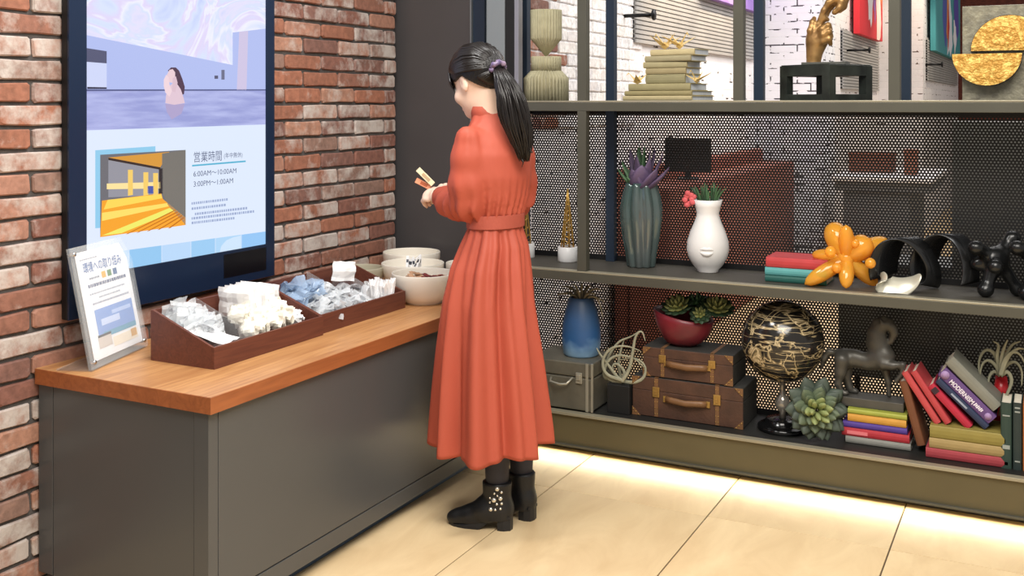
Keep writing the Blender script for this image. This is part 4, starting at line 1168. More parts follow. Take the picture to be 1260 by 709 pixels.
for (u, v, wd, m_, dy) in ((793, 178, .052, GRN, 0), (783, 190, .05, PUR, -.03), (800, 195, .055, PUR, -.05), (816, 186, .04, PUR, .01), (824, 205, .04, PUR, -.02), (765, 197, .045, GRN, 0), (760, 207, .04, GRN, -.03), (771, 217, .035, GRN, -.06), (806, 180, .04, PUR, .05), (818, 214, .035, PUR, -.06), (790, 203, .085, PUR, -.07), (808, 208, .06, PUR, -.075), (778, 208, .06, PUR, -.07), (812, 198, .05, PUR, .03), (786, 180, .045, GRN, .04), (800, 182, .05, PUR, .02), (770, 205, .05, GRN, .04), (775, 183, .04, PUR, .05)):
    q = pY(u, v, p.y + dy)
    tip = Vector((q.x, q.y, q.z)) - pb
    lv.append(dict(a=(tip.x * .12, tip.y * .2, -.035), b=tip, w=wd, mat=m_, t=.007, bend=(tip.x * .15, tip.y * .2, .012)))
plant('purple_succulent', 'artificial purple and green succulent in the ribbed teal vase', pb, PUR, lv)

# white vase with lips
p = pZ(871, 334.5, Z1)
wv = thing('white_vase', 'matt white pear-shaped vase with a moulded mouth on its belly', 'vase', p)
WM = M('matt_white_glaze', (228, 227, 226), .3)
prof = [(.0, .002), (.040, 0), (.043, .004), (.044, .01), (.062, .03), (.08, .062), (.087, .095), (.084, .13), (.072, .168), (.056, .205), (.047, .232), (.046, .244), (.052, .27), (.06, .30), (.056, .30), (.048, .27), (.042, .244)]
MB().lathe(prof, 56, cap=False).build('vase_body', WM, wv)
va = math.atan2(-p.y, -p.x) - .05
fx, fy = math.cos(va), math.sin(va)
def vp(s_, z, out):
    r = np.interp(z, [.062, .095, .13], [.08, .087, .084]) + out
    a = va + s_; return Vector((r * math.cos(a), r * math.sin(a), z))
ml = MB()
ml.tube([vp(x, .1 + .008 * math.cos(x * 5) - .010 * math.exp(-(x * 9) ** 2) * .4, -.002) for x in [i * .07 for i in range(-5, 6)]], [.001, .004, .006, .0075, .008, .007, .008, .0075, .006, .004, .001], 8)
ml.tube([vp(x, .084 + .010 * (x * 2.6) ** 2, -.002) for x in [i * .07 for i in range(-5, 6)]], [.001, .004, .007, .009, .01, .0105, .01, .009, .007, .004, .001], 8)
ml.build('moulded_mouth', WM, wv)
pb = Vector((p.x, p.y, p.z + .298)); lv = []
for i in range(46):
    a = rr.uniform(0, 6.28); sp_ = rr.uniform(.02, .085); h_ = rr.uniform(.03, .06) * (1.25 - sp_ * 5)
    lv.append(dict(a=(.03 * math.cos(a), .03 * math.sin(a), -.02), b=(sp_ * math.cos(a), sp_ * math.sin(a) * .7, h_ + .01), w=.010, mat=GRN if i % 3 else DGR, t=.004, bend=(0, 0, .012), n=4))
plant('grass_tuft', 'short green spiky grass in the mouth of the white vase', pb, GRN, lv)
pf = pY(848, 245, p.y - .03)
fw = thing('pink_flower', 'small coral pink flower hanging over the left rim of the white vase', 'flower', pf)
PNK = M('coral_petal', (206, 92, 96), .6, var=.15, scale=20)
for i in range(9):
    a = i * 2.4; q = .012 + .0012 * i
    MB().ball((q * math.cos(a), -.004 + .003 * math.sin(i), q * math.sin(a) * 1.3), (.013, .006, .012), n=8).build('petal', PNK, fw)
MB().tube([(.008, .006, -.004), (.025, .015, .016), (.045, .03, .012)], .003, 6).build('stem', DGR, fw)

# pile of three books
q = pZ(941, 346.5, Z1); zc = Z1 + .0003
for c, t, dx, nm in (((34, 96, 88), .026, 0, 'dark green book at the bottom of the pile beside the amber flower'), ((96, 176, 176), .03, .0, 'pale turquoise book in the middle of the pile beside the amber flower'), ((204, 62, 66), .04, .004, 'red book on top of the pile beside the amber flower')):
    book(nm, (.235, .16, t), cov(c), (q.x + dx, q.y + .008, zc), (0, 0, 0), PAGE, 'books beside the amber flower'); zc += t + .0003

# amber glass balloon flower
AMB = film('amber_glass', (255, 190, 70), .5, .05)
AMB.node_tree.nodes['Principled BSDF'].inputs['Coat Weight'].default_value = .8
[n_ for n_ in AMB.node_tree.nodes if n_.type == 'BSDF_TRANSPARENT'][0].inputs[0].default_value = (1, .72, .25, 1)
hub = pY(1042, 318, 4.15)
fl_ = thing('glass_flower', 'amber glass flower sculpture with balloon-like petals', 'sculpture', (hub.x, hub.y, Z1))
def am(u, v, Y): q_ = pY(u, v, Y); return Vector((q_.x - hub.x, q_.y - hub.y, q_.z - Z1))
hl = Vector((0, 0, hub.z - Z1))
for (u, v, Y, r0, r1) in ((1022, 274, 4.2, .018, .046), (1041, 277, 4.1, .02, .026), (1072, 294, 4.17, .018, .046), (1094, 296, 4.26, .018, .036), (999, 313, 4.2, .014, .024), (990, 349, 4.09, .02, .026), (1041, 356, 4.075, .02, .024), (1080, 350, 4.2, .02, .026)):
    tip = am(u, v, Y); L2 = (tip - hl).length
    ax_ = (tip - hl).normalized()
    if tip.z - r1 * .6 < .004: tip.z = .008
    mb = MB(); pts, rad = [], []
    n = 12
    for i in range(n + 1):
        x = i / n; pts.append(hl.lerp(tip, x * 1.0))
        rad.append(max(.0015, (r0 * .7 * (1 - x) + 1.22 * r1 * math.sin(math.pi * min(1, x * 1.0)) ** .5 * (.45 + .55 * x)) if i < n else .001))
    mb.tube(pts, rad, 16); mb.build('petal', AMB, fl_)
for (u, v, Y, r_) in ((1022, 310, 4.08, .022), (1071, 324, 4.1, .02), (1041, 318, 4.15, .034), (1052, 300, 4.12, .017), (1030, 330, 4.1, .02)):
    MB().ball(am(u, v, Y), r_, n=20).build('glass_ball', AMB, fl_)

# dark ribbon sculpture
RIB = M('dark_pewter_ribbon', (40, 42, 46), .22, .7, c2=(66, 66, 66), scale=6)
ca = pZ(1090, 356, Z1)
rb_ = thing('ribbon_sculpture', 'twisted dark metal ribbon sculpture right of the amber flower', 'sculpture', (ca.x, 4.21, Z1))
mb = MB(); vs_, fs_ = [], []
n = 90; rx, wd, th = .105, .125, .006
x1_ = pY(1192, 320, 4.2).x - ca.x
for i in range(n + 1):
    t = i / n; a = -2.4 - t * 2 * math.pi * 1.75
    rad_ = rx * (.86 + .14 * math.cos(t * 7))
    c_ = Vector((.03 + (x1_ - .06) * t + .05 * math.cos(a), .0 + .04 * math.sin(a * .5), rad_ + .004 + rad_ * .97 * math.sin(a)))
    nn = Vector((math.cos(a) * .55, 0, math.sin(a))).normalized()
    tw_ = Vector((.75 + .2 * math.sin(t * 9), .75, .2 * math.cos(t * 6))).normalized()
    w_ = wd * (.75 + .25 * math.sin(t * 11 + 1))
    for sw, st in ((-.5, -.5), (.5, -.5), (.5, .5), (-.5, .5)): vs_.append(c_ + tw_ * w_ * sw + nn * th * st)
mz = min(v_.z for v_ in vs_)
vs_ = [v_ - Vector((0, 0, mz - .001)) for v_ in vs_]
for i in range(n):
    for j in range(4): fs_.append((i * 4 + j, i * 4 + (j + 1) % 4, (i + 1) * 4 + (j + 1) % 4, (i + 1) * 4 + j))
fs_ += [(0, 1, 2, 3), (n * 4 + 3, n * 4 + 2, n * 4 + 1, n * 4)]
mb.add(vs_, fs_, True).build('ribbon', RIB, rb_)
# curved ribbon end; the light falling on it is painted as a pale colour
mb = MB(); pts = [am(u, v, 4.12) + Vector((hub.x - ca.x, 4.15 - 4.21, 0)) for u, v in ((1090, 336), (1084, 346), (1092, 354), (1108, 355), (1124, 348), (1133, 338))]
pts = [Vector((q_.x, q_.y, max(q_.z, .014))) for q_ in pts]
for _ in range(2): pts = [pts[0]] + [q_ for i in range(len(pts) - 1) for q_ in (pts[i].lerp(pts[i + 1], .25), pts[i].lerp(pts[i + 1], .75))] + [pts[-1]]
np_ = len(pts)
mb.tube(pts, [.006 + .042 * math.sin(math.pi * (i / (np_ - 1)) ** .8) for i in range(np_)], 12, .16, up=(0, 1, 1.4)).build('painted_light_curl', M('painted_ribbon_light', (214, 210, 192), .25, .5), rb_)

# black jack sculptures
JK = M('black_gloss_cast', (20, 21, 22), .25)
for i, (u, v, arms, nm) in enumerate(((1226, 318, ((1201, 305), (1248, 290), (1212, 350), (1258, 344), (1204, 325)), 'black cast star-shaped jack, left one of the pair at the right end'), (1278, 322, ((1252, 305), (1300, 300), (1262, 355), (1300, 350), (1285, 280)), 'black cast star-shaped jack cut by the right edge of the picture'))):
    c_ = pY(u, v, 4.2); t = thing('cast_jack', nm, 'sculpture', (c_.x, 4.2, Z1), 0, 'black cast jacks')
    ft = local(t, 4.2, 0, 0)
    s = SDF((-.13, -.11, -.0), (.13, .11, .27), .005)
    hz = ft(u, v)
    for j, (au, av) in enumerate(arms):
        dy = (-.05, .05, -.04, .04, 0)[j]
        q_ = ft(au, av, dy); q_.z = max(q_.z, .026)
        q_ = hz + (q_ - hz) * min(1., .1 / max((q_ - hz).length, .01)); q_.z = max(q_.z, .026) if av < 335 else .026
        s.cap(hz, q_, .03, .019, .024); s.ell(q_, (.028, .028, .0255), .014)
    s.cap(hz, hz + Vector((0, -.07, -.02)), .024, .016, .02); s.ell(hz + Vector((0, -.075, -.02)), (.026, .026, .026), .012)
    link('jack_body', s.mesh('jack_body'), JK, t)

# ================================================================== ON THE LOWER SHELF
# grey metal case
MC = M('worn_grey_metal', (108, 104, 92), .4, .4, var=.22, scale=9, bump=.05, bscale=80)
MCD = M('worn_grey_metal_edge', (176, 172, 158), .35, .6)
mc = thing('metal_case', 'worn grey metal case under the blue vase', 'case', (-1.86, 4.19, Z0))
cx0, cx1, cy0, cy1, ch_ = -2.0, -1.706, 4.062, 4.31, .206
def mcb(nm, mb, mat): return mb.build(nm, mat, mc, (1.86, -4.19, 0))
mcb('lower_shell', MB().b2((cx0, cy0, 0.006), (cx1, cy1, .142), .006), MC)
mcb('lid', MB().b2((cx0, cy0, .145), (cx1, cy1, ch_), .006), MC)
mcb('corner_edge', MB().b2((cx1 - .006, cy0 - .003, .004), (cx1 + .003, cy0 + .006, ch_ + .001), .001).b2((cx1 - .03, cy0 - .002, .004), (cx1 - .018, cy0 + .001, ch_), .0005), MCD)
for x in (-1.765, -1.95):
    mcb('latch', MB().b2((x - .014, cy0 - .008, .12), (x + .014, cy0 - .0005, .165), .002).b2((x - .008, cy0 - .013, .135), (x + .008, cy0 - .0075, .158), .002), MCD)
hx = -1.845
mcb('handle', MB().tube([(hx - .05, cy0, .13), (hx - .045, cy0 - .02, .118), (hx, cy0 - .024, .112), (hx + .03, cy0 - .022, .116), (hx + .05, cy0, .14)], .005, 8), MCD)
for x in (cx0 + .02, cx1 - .02):
    for y in (cy0 + .02, cy1 - .02): mcb('foot', MB().lathe([(.01, 0), (.01, .007)], 12, (x, y, 0)), MCD)
# blue vase
p = pZ(716, 436, Z0 + ch_)
bv = thing('blue_vase', 'matt blue egg-shaped vase with a pale glazed foot on the metal case', 'vase', (p.x, min(p.y, 4.2), Z0 + ch_))
bm_ = bpy.data.materials.new('blue_glaze'); bm_.use_nodes = True
def _bl():
    N = bm_.node_tree.nodes; L = bm_.node_tree.links; b = N['Principled BSDF']; b.inputs['Roughness'].default_value = .45
    tc = N.new('ShaderNodeTexCoord'); sx = N.new('ShaderNodeSeparateXYZ'); L.new(tc.outputs['Object'], sx.inputs[0])
    n = N.new('ShaderNodeTexNoise'); n.inputs['Scale'].default_value = 16; L.new(tc.outputs['Object'], n.inputs['Vector'])
    a = N.new('ShaderNodeMath'); a.operation = 'MULTIPLY_ADD'; a.inputs[1].default_value = .09; L.new(n.outputs['Fac'], a.inputs[0]); L.new(sx.outputs[2], a.inputs[2])
    cr = N.new('ShaderNodeValToRGB'); e = cr.color_ramp.elements
    e[0].position = .05; e[0].color = rgb(140, 178, 210); e[1].position = .12; e[1].color = rgb(40, 84, 134); x = e.new(.3); x.color = rgb(52, 73, 102)
    L.new(a.outputs[0], cr.inputs[0]); L.new(cr.outputs[0], b.inputs['Base Color'])
_bl()
MB().lathe([(.0, .002), (.07, 0), (.078, .008), (.083, .05), (.084, .09), (.08, .14), (.07, .19), (.058, .23), (.05, .248), (.046, .25), (.044, .24), (.044, .2)], 40, cap=False).build('vase_body', bm_, bv)
def tillandsia(label, loc, tips, w, mat, seed, group=None, name='air_plant'):
    t = thing(name, label, 'plant', loc, 0, group); rr = random.Random(seed)
    for tp in tips:
        pts = [Vector(q) for q in tp]
        # smooth the guide points
        for _ in range(2):
            o_ = [pts[0]]
            for i in range(len(pts) - 1): o_ += [pts[i].lerp(pts[i + 1], .25), pts[i].lerp(pts[i + 1], .75)]
            pts = o_ + [pts[-1]]
        n = len(pts)
        MB().tube(pts, [max(.0008, w * (1 - .85 * (i / (n - 1)) ** 1.5)) for i in range(n)], 6, .35).build('leaf', mat, t)
    return t
AIR = M('dry_air_plant', (136, 128, 104), .7, var=.2, scale=20); AIRG = M('grey_green_air_plant', (150, 148, 126), .7, var=.15, scale=20)
bt_ = Vector(bv.location) + Vector((0, 0, .235)); tips = []; rr = random.Random(4)
for (u, v, dy) in ((686, 362, 0), (692, 352, .03), (703, 350, -.05), (716, 349, .0), (728, 352, .04), (740, 356, 0), (744, 372, -.04), (742, 392, -.03), (733, 362, -.06), (697, 366, -.06), (722, 356, .06), (710, 358, -.07)):
    q = pY(u, v, bt_.y + dy) - bt_; q.y = dy
    tips.append([(q.x * .1, q.y * .2, -.02), (q.x * .35, q.y * .5, max(.03, q.z * .8)), (q.x * .8, q.y * .9, max(q.z, .02) * 1.05), (q.x, q.y, q.z * .92)])
tillandsia('dry spidery air plant in the mouth of the blue vase', bt_, tips, .0075, AIR, 3)
# looping air plant on a black block
bx_ = pZ(764, 507, Z0)
o = MB().b2((-.05, -.05, 0), (.05, .05, .12), .003).build('black_block', M('matt_black_block', (22, 22, 22), .6), None, (bx_.x, 4.16, Z0))
MB().b2((-.046, -.046, .1202), (.046, .046, .124), .001).build('top_plate', MATS['matt_black_block'], o); tag(o, 'matt black block between the metal case and the suitcases', 'block')
lo = Vector((bx_.x, 4.16, Z0 + .1245)); tips = []
def LP(u, v, dy=0.):
    q = pY(u, v, 4.14 + dy); return (q.x - lo.x, q.y - lo.y, max(q.z - lo.z, .006))
for g in ([(765, 468), (745, 462), (740, 445), (750, 428), (770, 425), (788, 432)], [(765, 470), (748, 470), (742, 452), (756, 436), (780, 440), (792, 452)],
          [(765, 470), (780, 474), (793, 466), (795, 450), (782, 440), (762, 443)], [(765, 470), (752, 480), (742, 468), (745, 445), (760, 420), (776, 415), (786, 408)],
          [(765, 470), (760, 450), (764, 430), (768, 418)], [(765, 470), (775, 455), (779, 430), (782, 412), (790, 406), (794, 420)], [(765, 472), (756, 460), (746, 446), (738, 436), (734, 428)], [(765, 472), (770, 458), (758, 446), (752, 452), (758, 464)]):
    tips.append([LP(u, v, (-.03 + .012 * (len(tips) % 5))) for u, v in g])
tillandsia('pale looping air plant on the black block beside the suitcases', lo, tips, .0085, AIRG, 5)

# ------------------------------------------------------------------ brown suitcases
LEA = M('brown_leather', (66, 46, 37), .5, c2=(88, 60, 46), scale=12, bump=.15, bscale=90)
LEB = M('black_case_cloth', (46, 45, 42), .8, var=.1, scale=20, bump=.2, bscale=120)
LEC = M('tan_leather', (118, 84, 54), .45, var=.12, scale=20)
BRS = M('aged_brass', (176, 142, 82), .35, .75)
def suitcase(label, xa, xb, yf, depth, z, h):
    t = thing('suitcase', label, 'suitcase', ((xa + xb) / 2, yf + depth / 2, z), 0, 'brown leather suitcases')
    w_ = xb - xa; hw, hd = w_ / 2, depth / 2
    MB().b2((-hw, -hd + .004, 0), (hw, hd, h * .66), .004).build('body', LEB, t)
    MB().b2((-hw, -hd + .004, h * .665), (hw, hd, h), .004).build('lid', LEB, t)
    MB().b2((-hw + .001, -hd - .001, .002), (hw - .001, -hd + .0045, h * .66), .002).build('front_leather', LEA, t)
    MB().b2((-hw + .001, -hd - .001, h * .665), (hw - .001, -hd + .0045, h - .002), .002).build('lid_leather', LEA, t)
    for x in (-w_ * .275, w_ * .275):
        st = MB().b2((x - .008, -hd - .004, .004), (x + .008, -hd - .001, h - .002), .001).b2((x - .008, -hd - .002, h), (x + .008, hd - .01, h + .0015), .0005).build('strap', LEC, t)
        MB().b2((x - .015, -hd - .009, h * .52), (x + .015, -hd - .0042, h * .78), .002).b2((x - .006, -hd - .012, h * .58), (x + .006, -hd - .0088, h * .68), .001).build('buckle', BRS, st)
        mb = MB()
        for q in (.1, .25, .4, .9): mb.ball((x - .005, -hd - .0045, h * q), .0022, n=6).ball((x + .005, -hd - .0045, h * q), .0022, n=6)
        mb.build('rivets', BRS, st)['kind'] = 'stuff'
    hd_ = MB().tube([(-.085, -hd - .006, h * .5), (-.06, -hd - .014, h * .5), (0, -hd - .018, h * .47), (.06, -hd - .014, h * .5), (.085, -hd - .006, h * .5)], .009, 8, 1.5, up=(0, 1, 0)).build('handle', LEC, t)
    MB().b2((-.098, -hd - .008, h * .42), (-.076, -hd - .001, h * .58), .002).build('handle_mount', BRS, hd_)
    MB().b2((.076, -hd - .008, h * .42), (.1, -hd - .001, h * .58), .002).build('handle_mount', BRS, hd_)
    for sx in (-1, 1):
        for z_ in (0, 1):
            c = .036
            zz = (0.001, c) if z_ == 0 else (h - .001, h - c)
            pa = MB().prism([(sx * hw, zz[0]), (sx * (hw - c), zz[0]), (sx * (hw - c * .55), zz[1] * .5 + zz[0] * .5), (sx * hw, zz[1])], 1, -hd - .0035, -hd - .0005).build('corner_patch', LEC, t)
            mb = MB()
            for q in (.15, .45, .75): mb.ball((sx * (hw - c * q), -hd - .004, zz[0] + (zz[1] - zz[0]) * (.85 - q)), .003, n=6)
            mb.build('corner_studs', BRS, pa)['kind'] = 'stuff'
    return t
suitcase('larger brown leather suitcase with brass corners, lower of the two', -1.556, -1.09, 4.135, .22, Z0, .163)
suitcase('smaller brown leather suitcase stacked on the larger one', -1.511, -1.132, 4.14, .2, Z0 + .1652, .122)
# red bowl with succulents
zt = Z0 + .1652 + .1238
p = pZ(852, 417, zt)
rb2 = thing('tilted_bowl', 'dark red bowl with slanted rim on the upper suitcase', 'bowl', (p.x, 4.235, zt + .002), 0)
REDB = M('dark_red_glaze', (138, 42, 54), .35, c2=(92, 36, 44), scale=6)
def slant(k): return .118 - .0
vs_, fs_ = [], []
prof = [(.055, 0), (.075, .012), (.095, .035), (.112, .065), (.122, .1), (.126, .125)]
inn = [(.119, .125), (.112, .1), (.09, .06), (.04, .04)]
n = 40
for k, (r_, z_) in enumerate(prof + inn):
    for i in range(n):
        a = 2 * math.pi * i / n
        zz = z_ * (1 - .17 * math.cos(a)) if z_ > .02 else z_
        vs_.append((r_ * math.cos(a), r_ * math.sin(a) * .86, zz))
m_ = len(prof + inn)
for k in range(m_ - 1):
    for i in range(n): fs_.append((k * n + i, k * n + (i + 1) % n, (k + 1) * n + (i + 1) % n, (k + 1) * n + i))
fs_ += [tuple(range(n - 1, -1, -1)), tuple(range((m_ - 1) * n, m_ * n))]
MB().add(vs_, fs_, True).build('bowl_body', REDB, rb2)
YGR = M('yellow_green_leaf', (128, 134, 82), .5, var=.2, scale=15)
def rosette(name, label, loc, face, r, rows, mats, wk=.42, group=None, th=.009, cup=.45, tipz=0.):
    """succulent rosette; face is the direction it looks to"""
    t = thing(name, label, 'plant', loc, 0, group, Vector(face).to_track_quat('Z', 'Y').to_euler())
    for k in range(rows):
        q = k / max(1, rows - 1); cnt = max(4, int(round(10 - 5 * q)))
        rk = r * (1 - .72 * q); zk = r * (.08 + .62 * q * (cup + .5))
        for i in range(cnt):
            a = 2 * math.pi * (i + .5 * (k % 2)) / cnt + k * .3
            jit = 1 + .06 * math.sin(i * 7 + k * 3)
            MB().leaf((.06 * r * math.cos(a), .06 * r * math.sin(a), r * .02), (rk * jit * math.cos(a), rk * jit * math.sin(a), zk), rk * wk + .15 * r * wk, (0, 0, -r * .1), th, 7, point=1.4).build('leaf', mats[min(len(mats) - 1, int(q * len(mats)))], t)
    return t
for i, (u, v, dy, r_, fz, nm) in enumerate(((833, 374, -.05, .072, (-.1, -.5, 1), 'yellow-green rosette at the left of the red bowl'), (857, 372, .03, .075, (0, -.3, 1), 'dark rosette in the middle of the red bowl'), (882, 376, -.02, .075, (.2, -.4, 1), 'pale-edged rosette at the right of the red bowl'), (862, 384, -.07, .05, (0, -.8, .7), 'small blue-green rosette at the front of the red bowl'))):
    q = pY(u, v, 4.235 + dy); q.z = max(q.z - .01, zt + .095)
    rosette('succulent', nm, q, fz, r_, 4, [DGR, YGR if i in (0, 2) else DGR, YGR if i != 1 else GRN], .5, 'succulents in the red bowl', .006)

# ------------------------------------------------------------------ black marbled globe
GLM = bpy.data.materials.new('black_marbled_globe'); GLM.use_nodes = True
def _gl():
    N = GLM.node_tree.nodes; L = GLM.node_tree.links; b = N['Principled BSDF']; b.inputs['Roughness'].default_value = .14
    tc = N.new('ShaderNodeTexCoord')
    n = N.new('ShaderNodeTexNoise'); n.inputs['Scale'].default_value = 6.5; n.inputs['Detail'].default_value = 5; n.inputs['Distortion'].default_value = 1.6
    L.new(tc.outputs['Object'], n.inputs['Vector'])
    sb_ = N.new('ShaderNodeMath'); sb_.operation = 'SUBTRACT'; sb_.inputs[1].default_value = .5; L.new(n.outputs['Fac'], sb_.inputs[0])
    ab = N.new('ShaderNodeMath'); ab.operation = 'ABSOLUTE'; L.new(sb_.outputs[0], ab.inputs[0])
    mp = N.new('ShaderNodeMapping'); mp.inputs['Rotation'].default_value = (.3, .45, .2); mp.inputs['Scale'].default_value = (1.4, 1.4, 16); L.new(tc.outputs['Object'], mp.inputs[0])
    n2 = N.new('ShaderNodeTexNoise'); n2.inputs['Scale'].default_value = 3; n2.inputs['Detail'].default_value = 3; L.new(mp.outputs[0], n2.inputs['Vector'])
    s2 = N.new('ShaderNodeMath'); s2.operation = 'SUBTRACT'; s2.inputs[1].default_value = .5; L.new(n2.outputs['Fac'], s2.inputs[0])
    a2 = N.new('ShaderNodeMath'); a2.operation = 'ABSOLUTE'; L.new(s2.outputs[0], a2.inputs[0])
    mn = N.new('ShaderNodeMath'); mn.operation = 'MINIMUM'; L.new(ab.outputs[0], mn.inputs[0]); L.new(a2.outputs[0], mn.inputs[1])
    cr = N.new('ShaderNodeValToRGB'); e = cr.color_ramp.elements
    e[0].position = 0; e[0].color = rgb(214, 196, 160); e[1].position = .022; e[1].color = rgb(34, 32, 30)
    x = e.new(.007); x.color = rgb(150, 132, 96)
    L.new(mn.outputs[0], cr.inputs[0]); L.new(cr.outputs[0], b.inputs['Base Color'])
_gl()
gc = pY(963, 420, 4.215)
gl = thing('globe', 'black globe with gold and white marbled lines on a stand', 'globe', (gc.x, 4.215, Z0))
gz, gr = gc.z - Z0, .160
MB().ball((0, 0, gz), gr, n=56).build('globe_ball', GLM, gl)
MB().lathe([(.095, 0), (.097, .004), (.097, .016), (.09, .02), (.07, .022), (.066, .04), (.06, .044), (.02, .046)], 40).build('stand_base', M('black_gloss_stand', (14, 14, 15), .12), gl)
MB().lathe([(.014, .046), (.012, .07), (.026, .085), (.03, .105), (.024, .125), (.011, .14), (.012, gz - gr + .01), (.03, gz - gr + .014)], 24).build('stem', M('smoked_glass', (150, 146, 138), .08, .5), gl)

# green rosette in front of the globe
q = pY(1003, 507, 4.11)
SG1 = M('grey_green_succulent', (96, 108, 84), .55, var=.15, scale=12); SG2 = M('pale_green_succulent', (148, 158, 104), .55, var=.15, scale=12); SG0 = M('dull_green_succulent', (70, 80, 70), .55, var=.2, scale=12)
rosette('succulent', 'large grey-green succulent rosette below the globe', (q.x, 4.13, Z0 + .118), (-q.x * .5, -1, .25), .122, 6, [SG0, SG1, SG1, SG2], .46, None, .011, .5)

# ------------------------------------------------------------------ books under the horse
q0, q1 = pZ(1038, 546, Z0), pZ(1119, 556, Z0)
zc = Z0 + .0003; bw = q1.x - q0.x
for c, t, dx, wk, ly, nm in (((150, 150, 144), .026, .004, 1.0, .16, 'grey book at the bottom of the stack under the horse'), ((198, 50, 62), .032, -.01, 1.04, .16, 'bright red book, second from the bottom of the stack under the horse'), ((86, 60, 156), .024, -.006, .99, .155, 'violet book in the middle of the stack under the horse'), ((228, 164, 64), .029, .012, .9, .15, 'orange-yellow book, second from the top of the stack under the horse'), ((176, 182, 70), .02, .012, .91, .15, 'yellow-green book on top of the stack under the horse')):
    bo = book(nm, (bw * wk, ly, t), cov(c), (q0.x + dx, 4.165, zc), (0, 0, 0), PAGE, 'books under the horse'); zc += t + .0003
    if c[0] == 198: MB().b2((.02, -.0068, .009), (.095, -.0058, .022)).build('spine_title_bar', M('pink_print', (226, 120, 126), .6), bo)
hz0 = zc
# horse statue
HB = M('black_bronze', (82, 80, 75), .42, .35, var=.15, scale=12, bump=.08, bscale=50)
hp = pY(1070, 495, 4.23)
ho = thing('horse_statue', 'dark bronze prancing horse statue on a plinth over stacked books', 'statue', (hp.x, 4.235, hz0))
f = local(ho, 4.235, 0, 0)
xa, xb = f(1028, 500).x, f(1114, 500).x
MB().b2((xa, -.05, 0), (xb, .05, .034), .002).build('plinth', HB, ho)
gz_ = .036
s = SDF((xa - .09, -.07, .0), (xb + .03, .07, .37), .0042)
def H(u, v, dy=0.): q_ = f(u, v, dy); return Vector((q_.x, dy, q_.z))
s.path([H(1039, 440), H(1052, 441), H(1068, 445), H(1082, 442), H(1089, 438)], [.036, .03, .029, .036, .036], .02, ((0, 1, 0), 1.15))
s.path([H(1084, 437), H(1080, 422), H(1079, 410), H(1083, 401)], [.04, .034, .028, .022], .02, ((0, 1, 0), 1.7))
s.path([H(1083, 401), H(1092, 399), H(1099, 405)], [.021, .018, .016], .012, ((0, 1, 0), 1.3))
s.path([H(1097, 402), H(1100, 410), H(1096, 420)], [.017, .014, .011], .01, ((0, 1, 0), 1.2))
for dy in (-.012, .012): s.path([H(1086, 400, dy), H(1083, 392, dy * 1.4)], [.007, .003], .006)
s.path([H(1068, 425), H(1072, 408), H(1078, 396), H(1087, 392), H(1096, 394)], [.008, .01, .01, .009, .006], .012, ((0, 1, 0), 1.6))
s.path([H(1087, 448, -.02), H(1098, 450, -.024), H(1111, 449, -.026)], [.022, .015, .011], .012)
s.path([H(1111, 449, -.026), H(1110, 460, -.026), H(1103, 469, -.026)], [.011, .008, .0095], .006)
lo_ = H(1093, 470, .02); s.path([H(1088, 448, .02), Vector((lo_.x, .022, lo_.z)), Vector((lo_.x + .003, .022, gz_ + .004))], [.02, .011, .0085], .012)
for dy, pts in ((-.022, ((1036, 443), (1034, 458), (1031, 473), (1038, 488))), (.022, ((1042, 445), (1040, 460), (1046, 478), (1050, 488)))):
    P_ = [H(u, v, dy) for u, v in pts]; e_ = Vector((P_[-1].x + .01, dy, gz_ + .005)); P_.append(e_)
    s.path(P_, [.03, .021, .012, .009, .0105], .012)
s.path([H(1030, 434), H(1020, 433), H(1014, 441), H(1010, 455)], [.012, .011, .011, .005], .012)
s.keep(lambda x, y, z: (.0345 - z) + 0 * x + 0 * y)
link('horse_body', s.mesh('horse_body'), HB, ho)

# ------------------------------------------------------------------ leaning books and the pile at the right
q0 = pZ(1139, 563, Z0); zc = Z0 + .0003
for c, t, dx, w_, nm in (((176, 62, 72), .036, 0, .272, 'worn red book at the bottom of the tan pile at the right'), ((178, 152, 96), .037, .012, .248, 'tan book in the middle of the pile at the right'), ((156, 140, 66), .046, .014, .250, 'thick olive-yellow book on top of the pile at the right')):
    book(nm, (w_, .165, t), cov(c, rough=.65), (q0.x + dx, 4.125, zc), (0, 0, 0), PAGE, 'tan pile at the right'); zc += t + .0003
ztop = zc
def lean_book(label, ut, vt, ub, vb, thpx, c, ly, Yf=4.15, title=None, lift=0.):
    a, b = pY(ub, vb, Yf), pY(ut, vt, Yf)
    d = b - a; ln = d.length; an = math.atan2(d.z, d.x)
    t = thpx / ppm((a.x, Yf))
    # local x runs along the spine from the lower end to the upper; z is the thickness, pointing to the upper right
    o = book(label, (ln, ly, t), cov(c), (0, 0, 0), (0, -an, 0), PAGE, 'leaning books')
    n = Vector((-math.sin(an), 0, math.cos(an)))
    st = Vector((a.x, Yf, a.z)) - n * t / 2
    o.location = (st.x, Yf, st.z + lift)
    return o, ln, t
XA = []
lean_book('brown leather-bound book standing at the left of the leaning row', 1111.5, 469, 1133.5, 548, 10, (122, 72, 44), .15, 4.16)
lean_book('salmon red book, left one of the two leaning red books', 1113, 458, 1154, 521, 8.3, (206, 74, 76), .15)
lean_book('salmon red book, right one of the two leaning red books', 1124, 457, 1166.5, 521, 8.3, (198, 66, 70), .15)
bo, ln, t = lean_book('crimson leaning book with a dark label at its top', 1145, 474, 1193, 526, 9.6, (196, 36, 62), .15)
MB().b2((ln * .82, -.0075, t * .1), (ln * .93, -.0055, t * .9)).build('dark_label', M('dark_label_print', (52, 34, 44), .6), bo)
bo, ln, t = lean_book('navy leaning book between the crimson and purple books', 1154, 468, 1214, 526, 8.5, (38, 50, 84), .15)
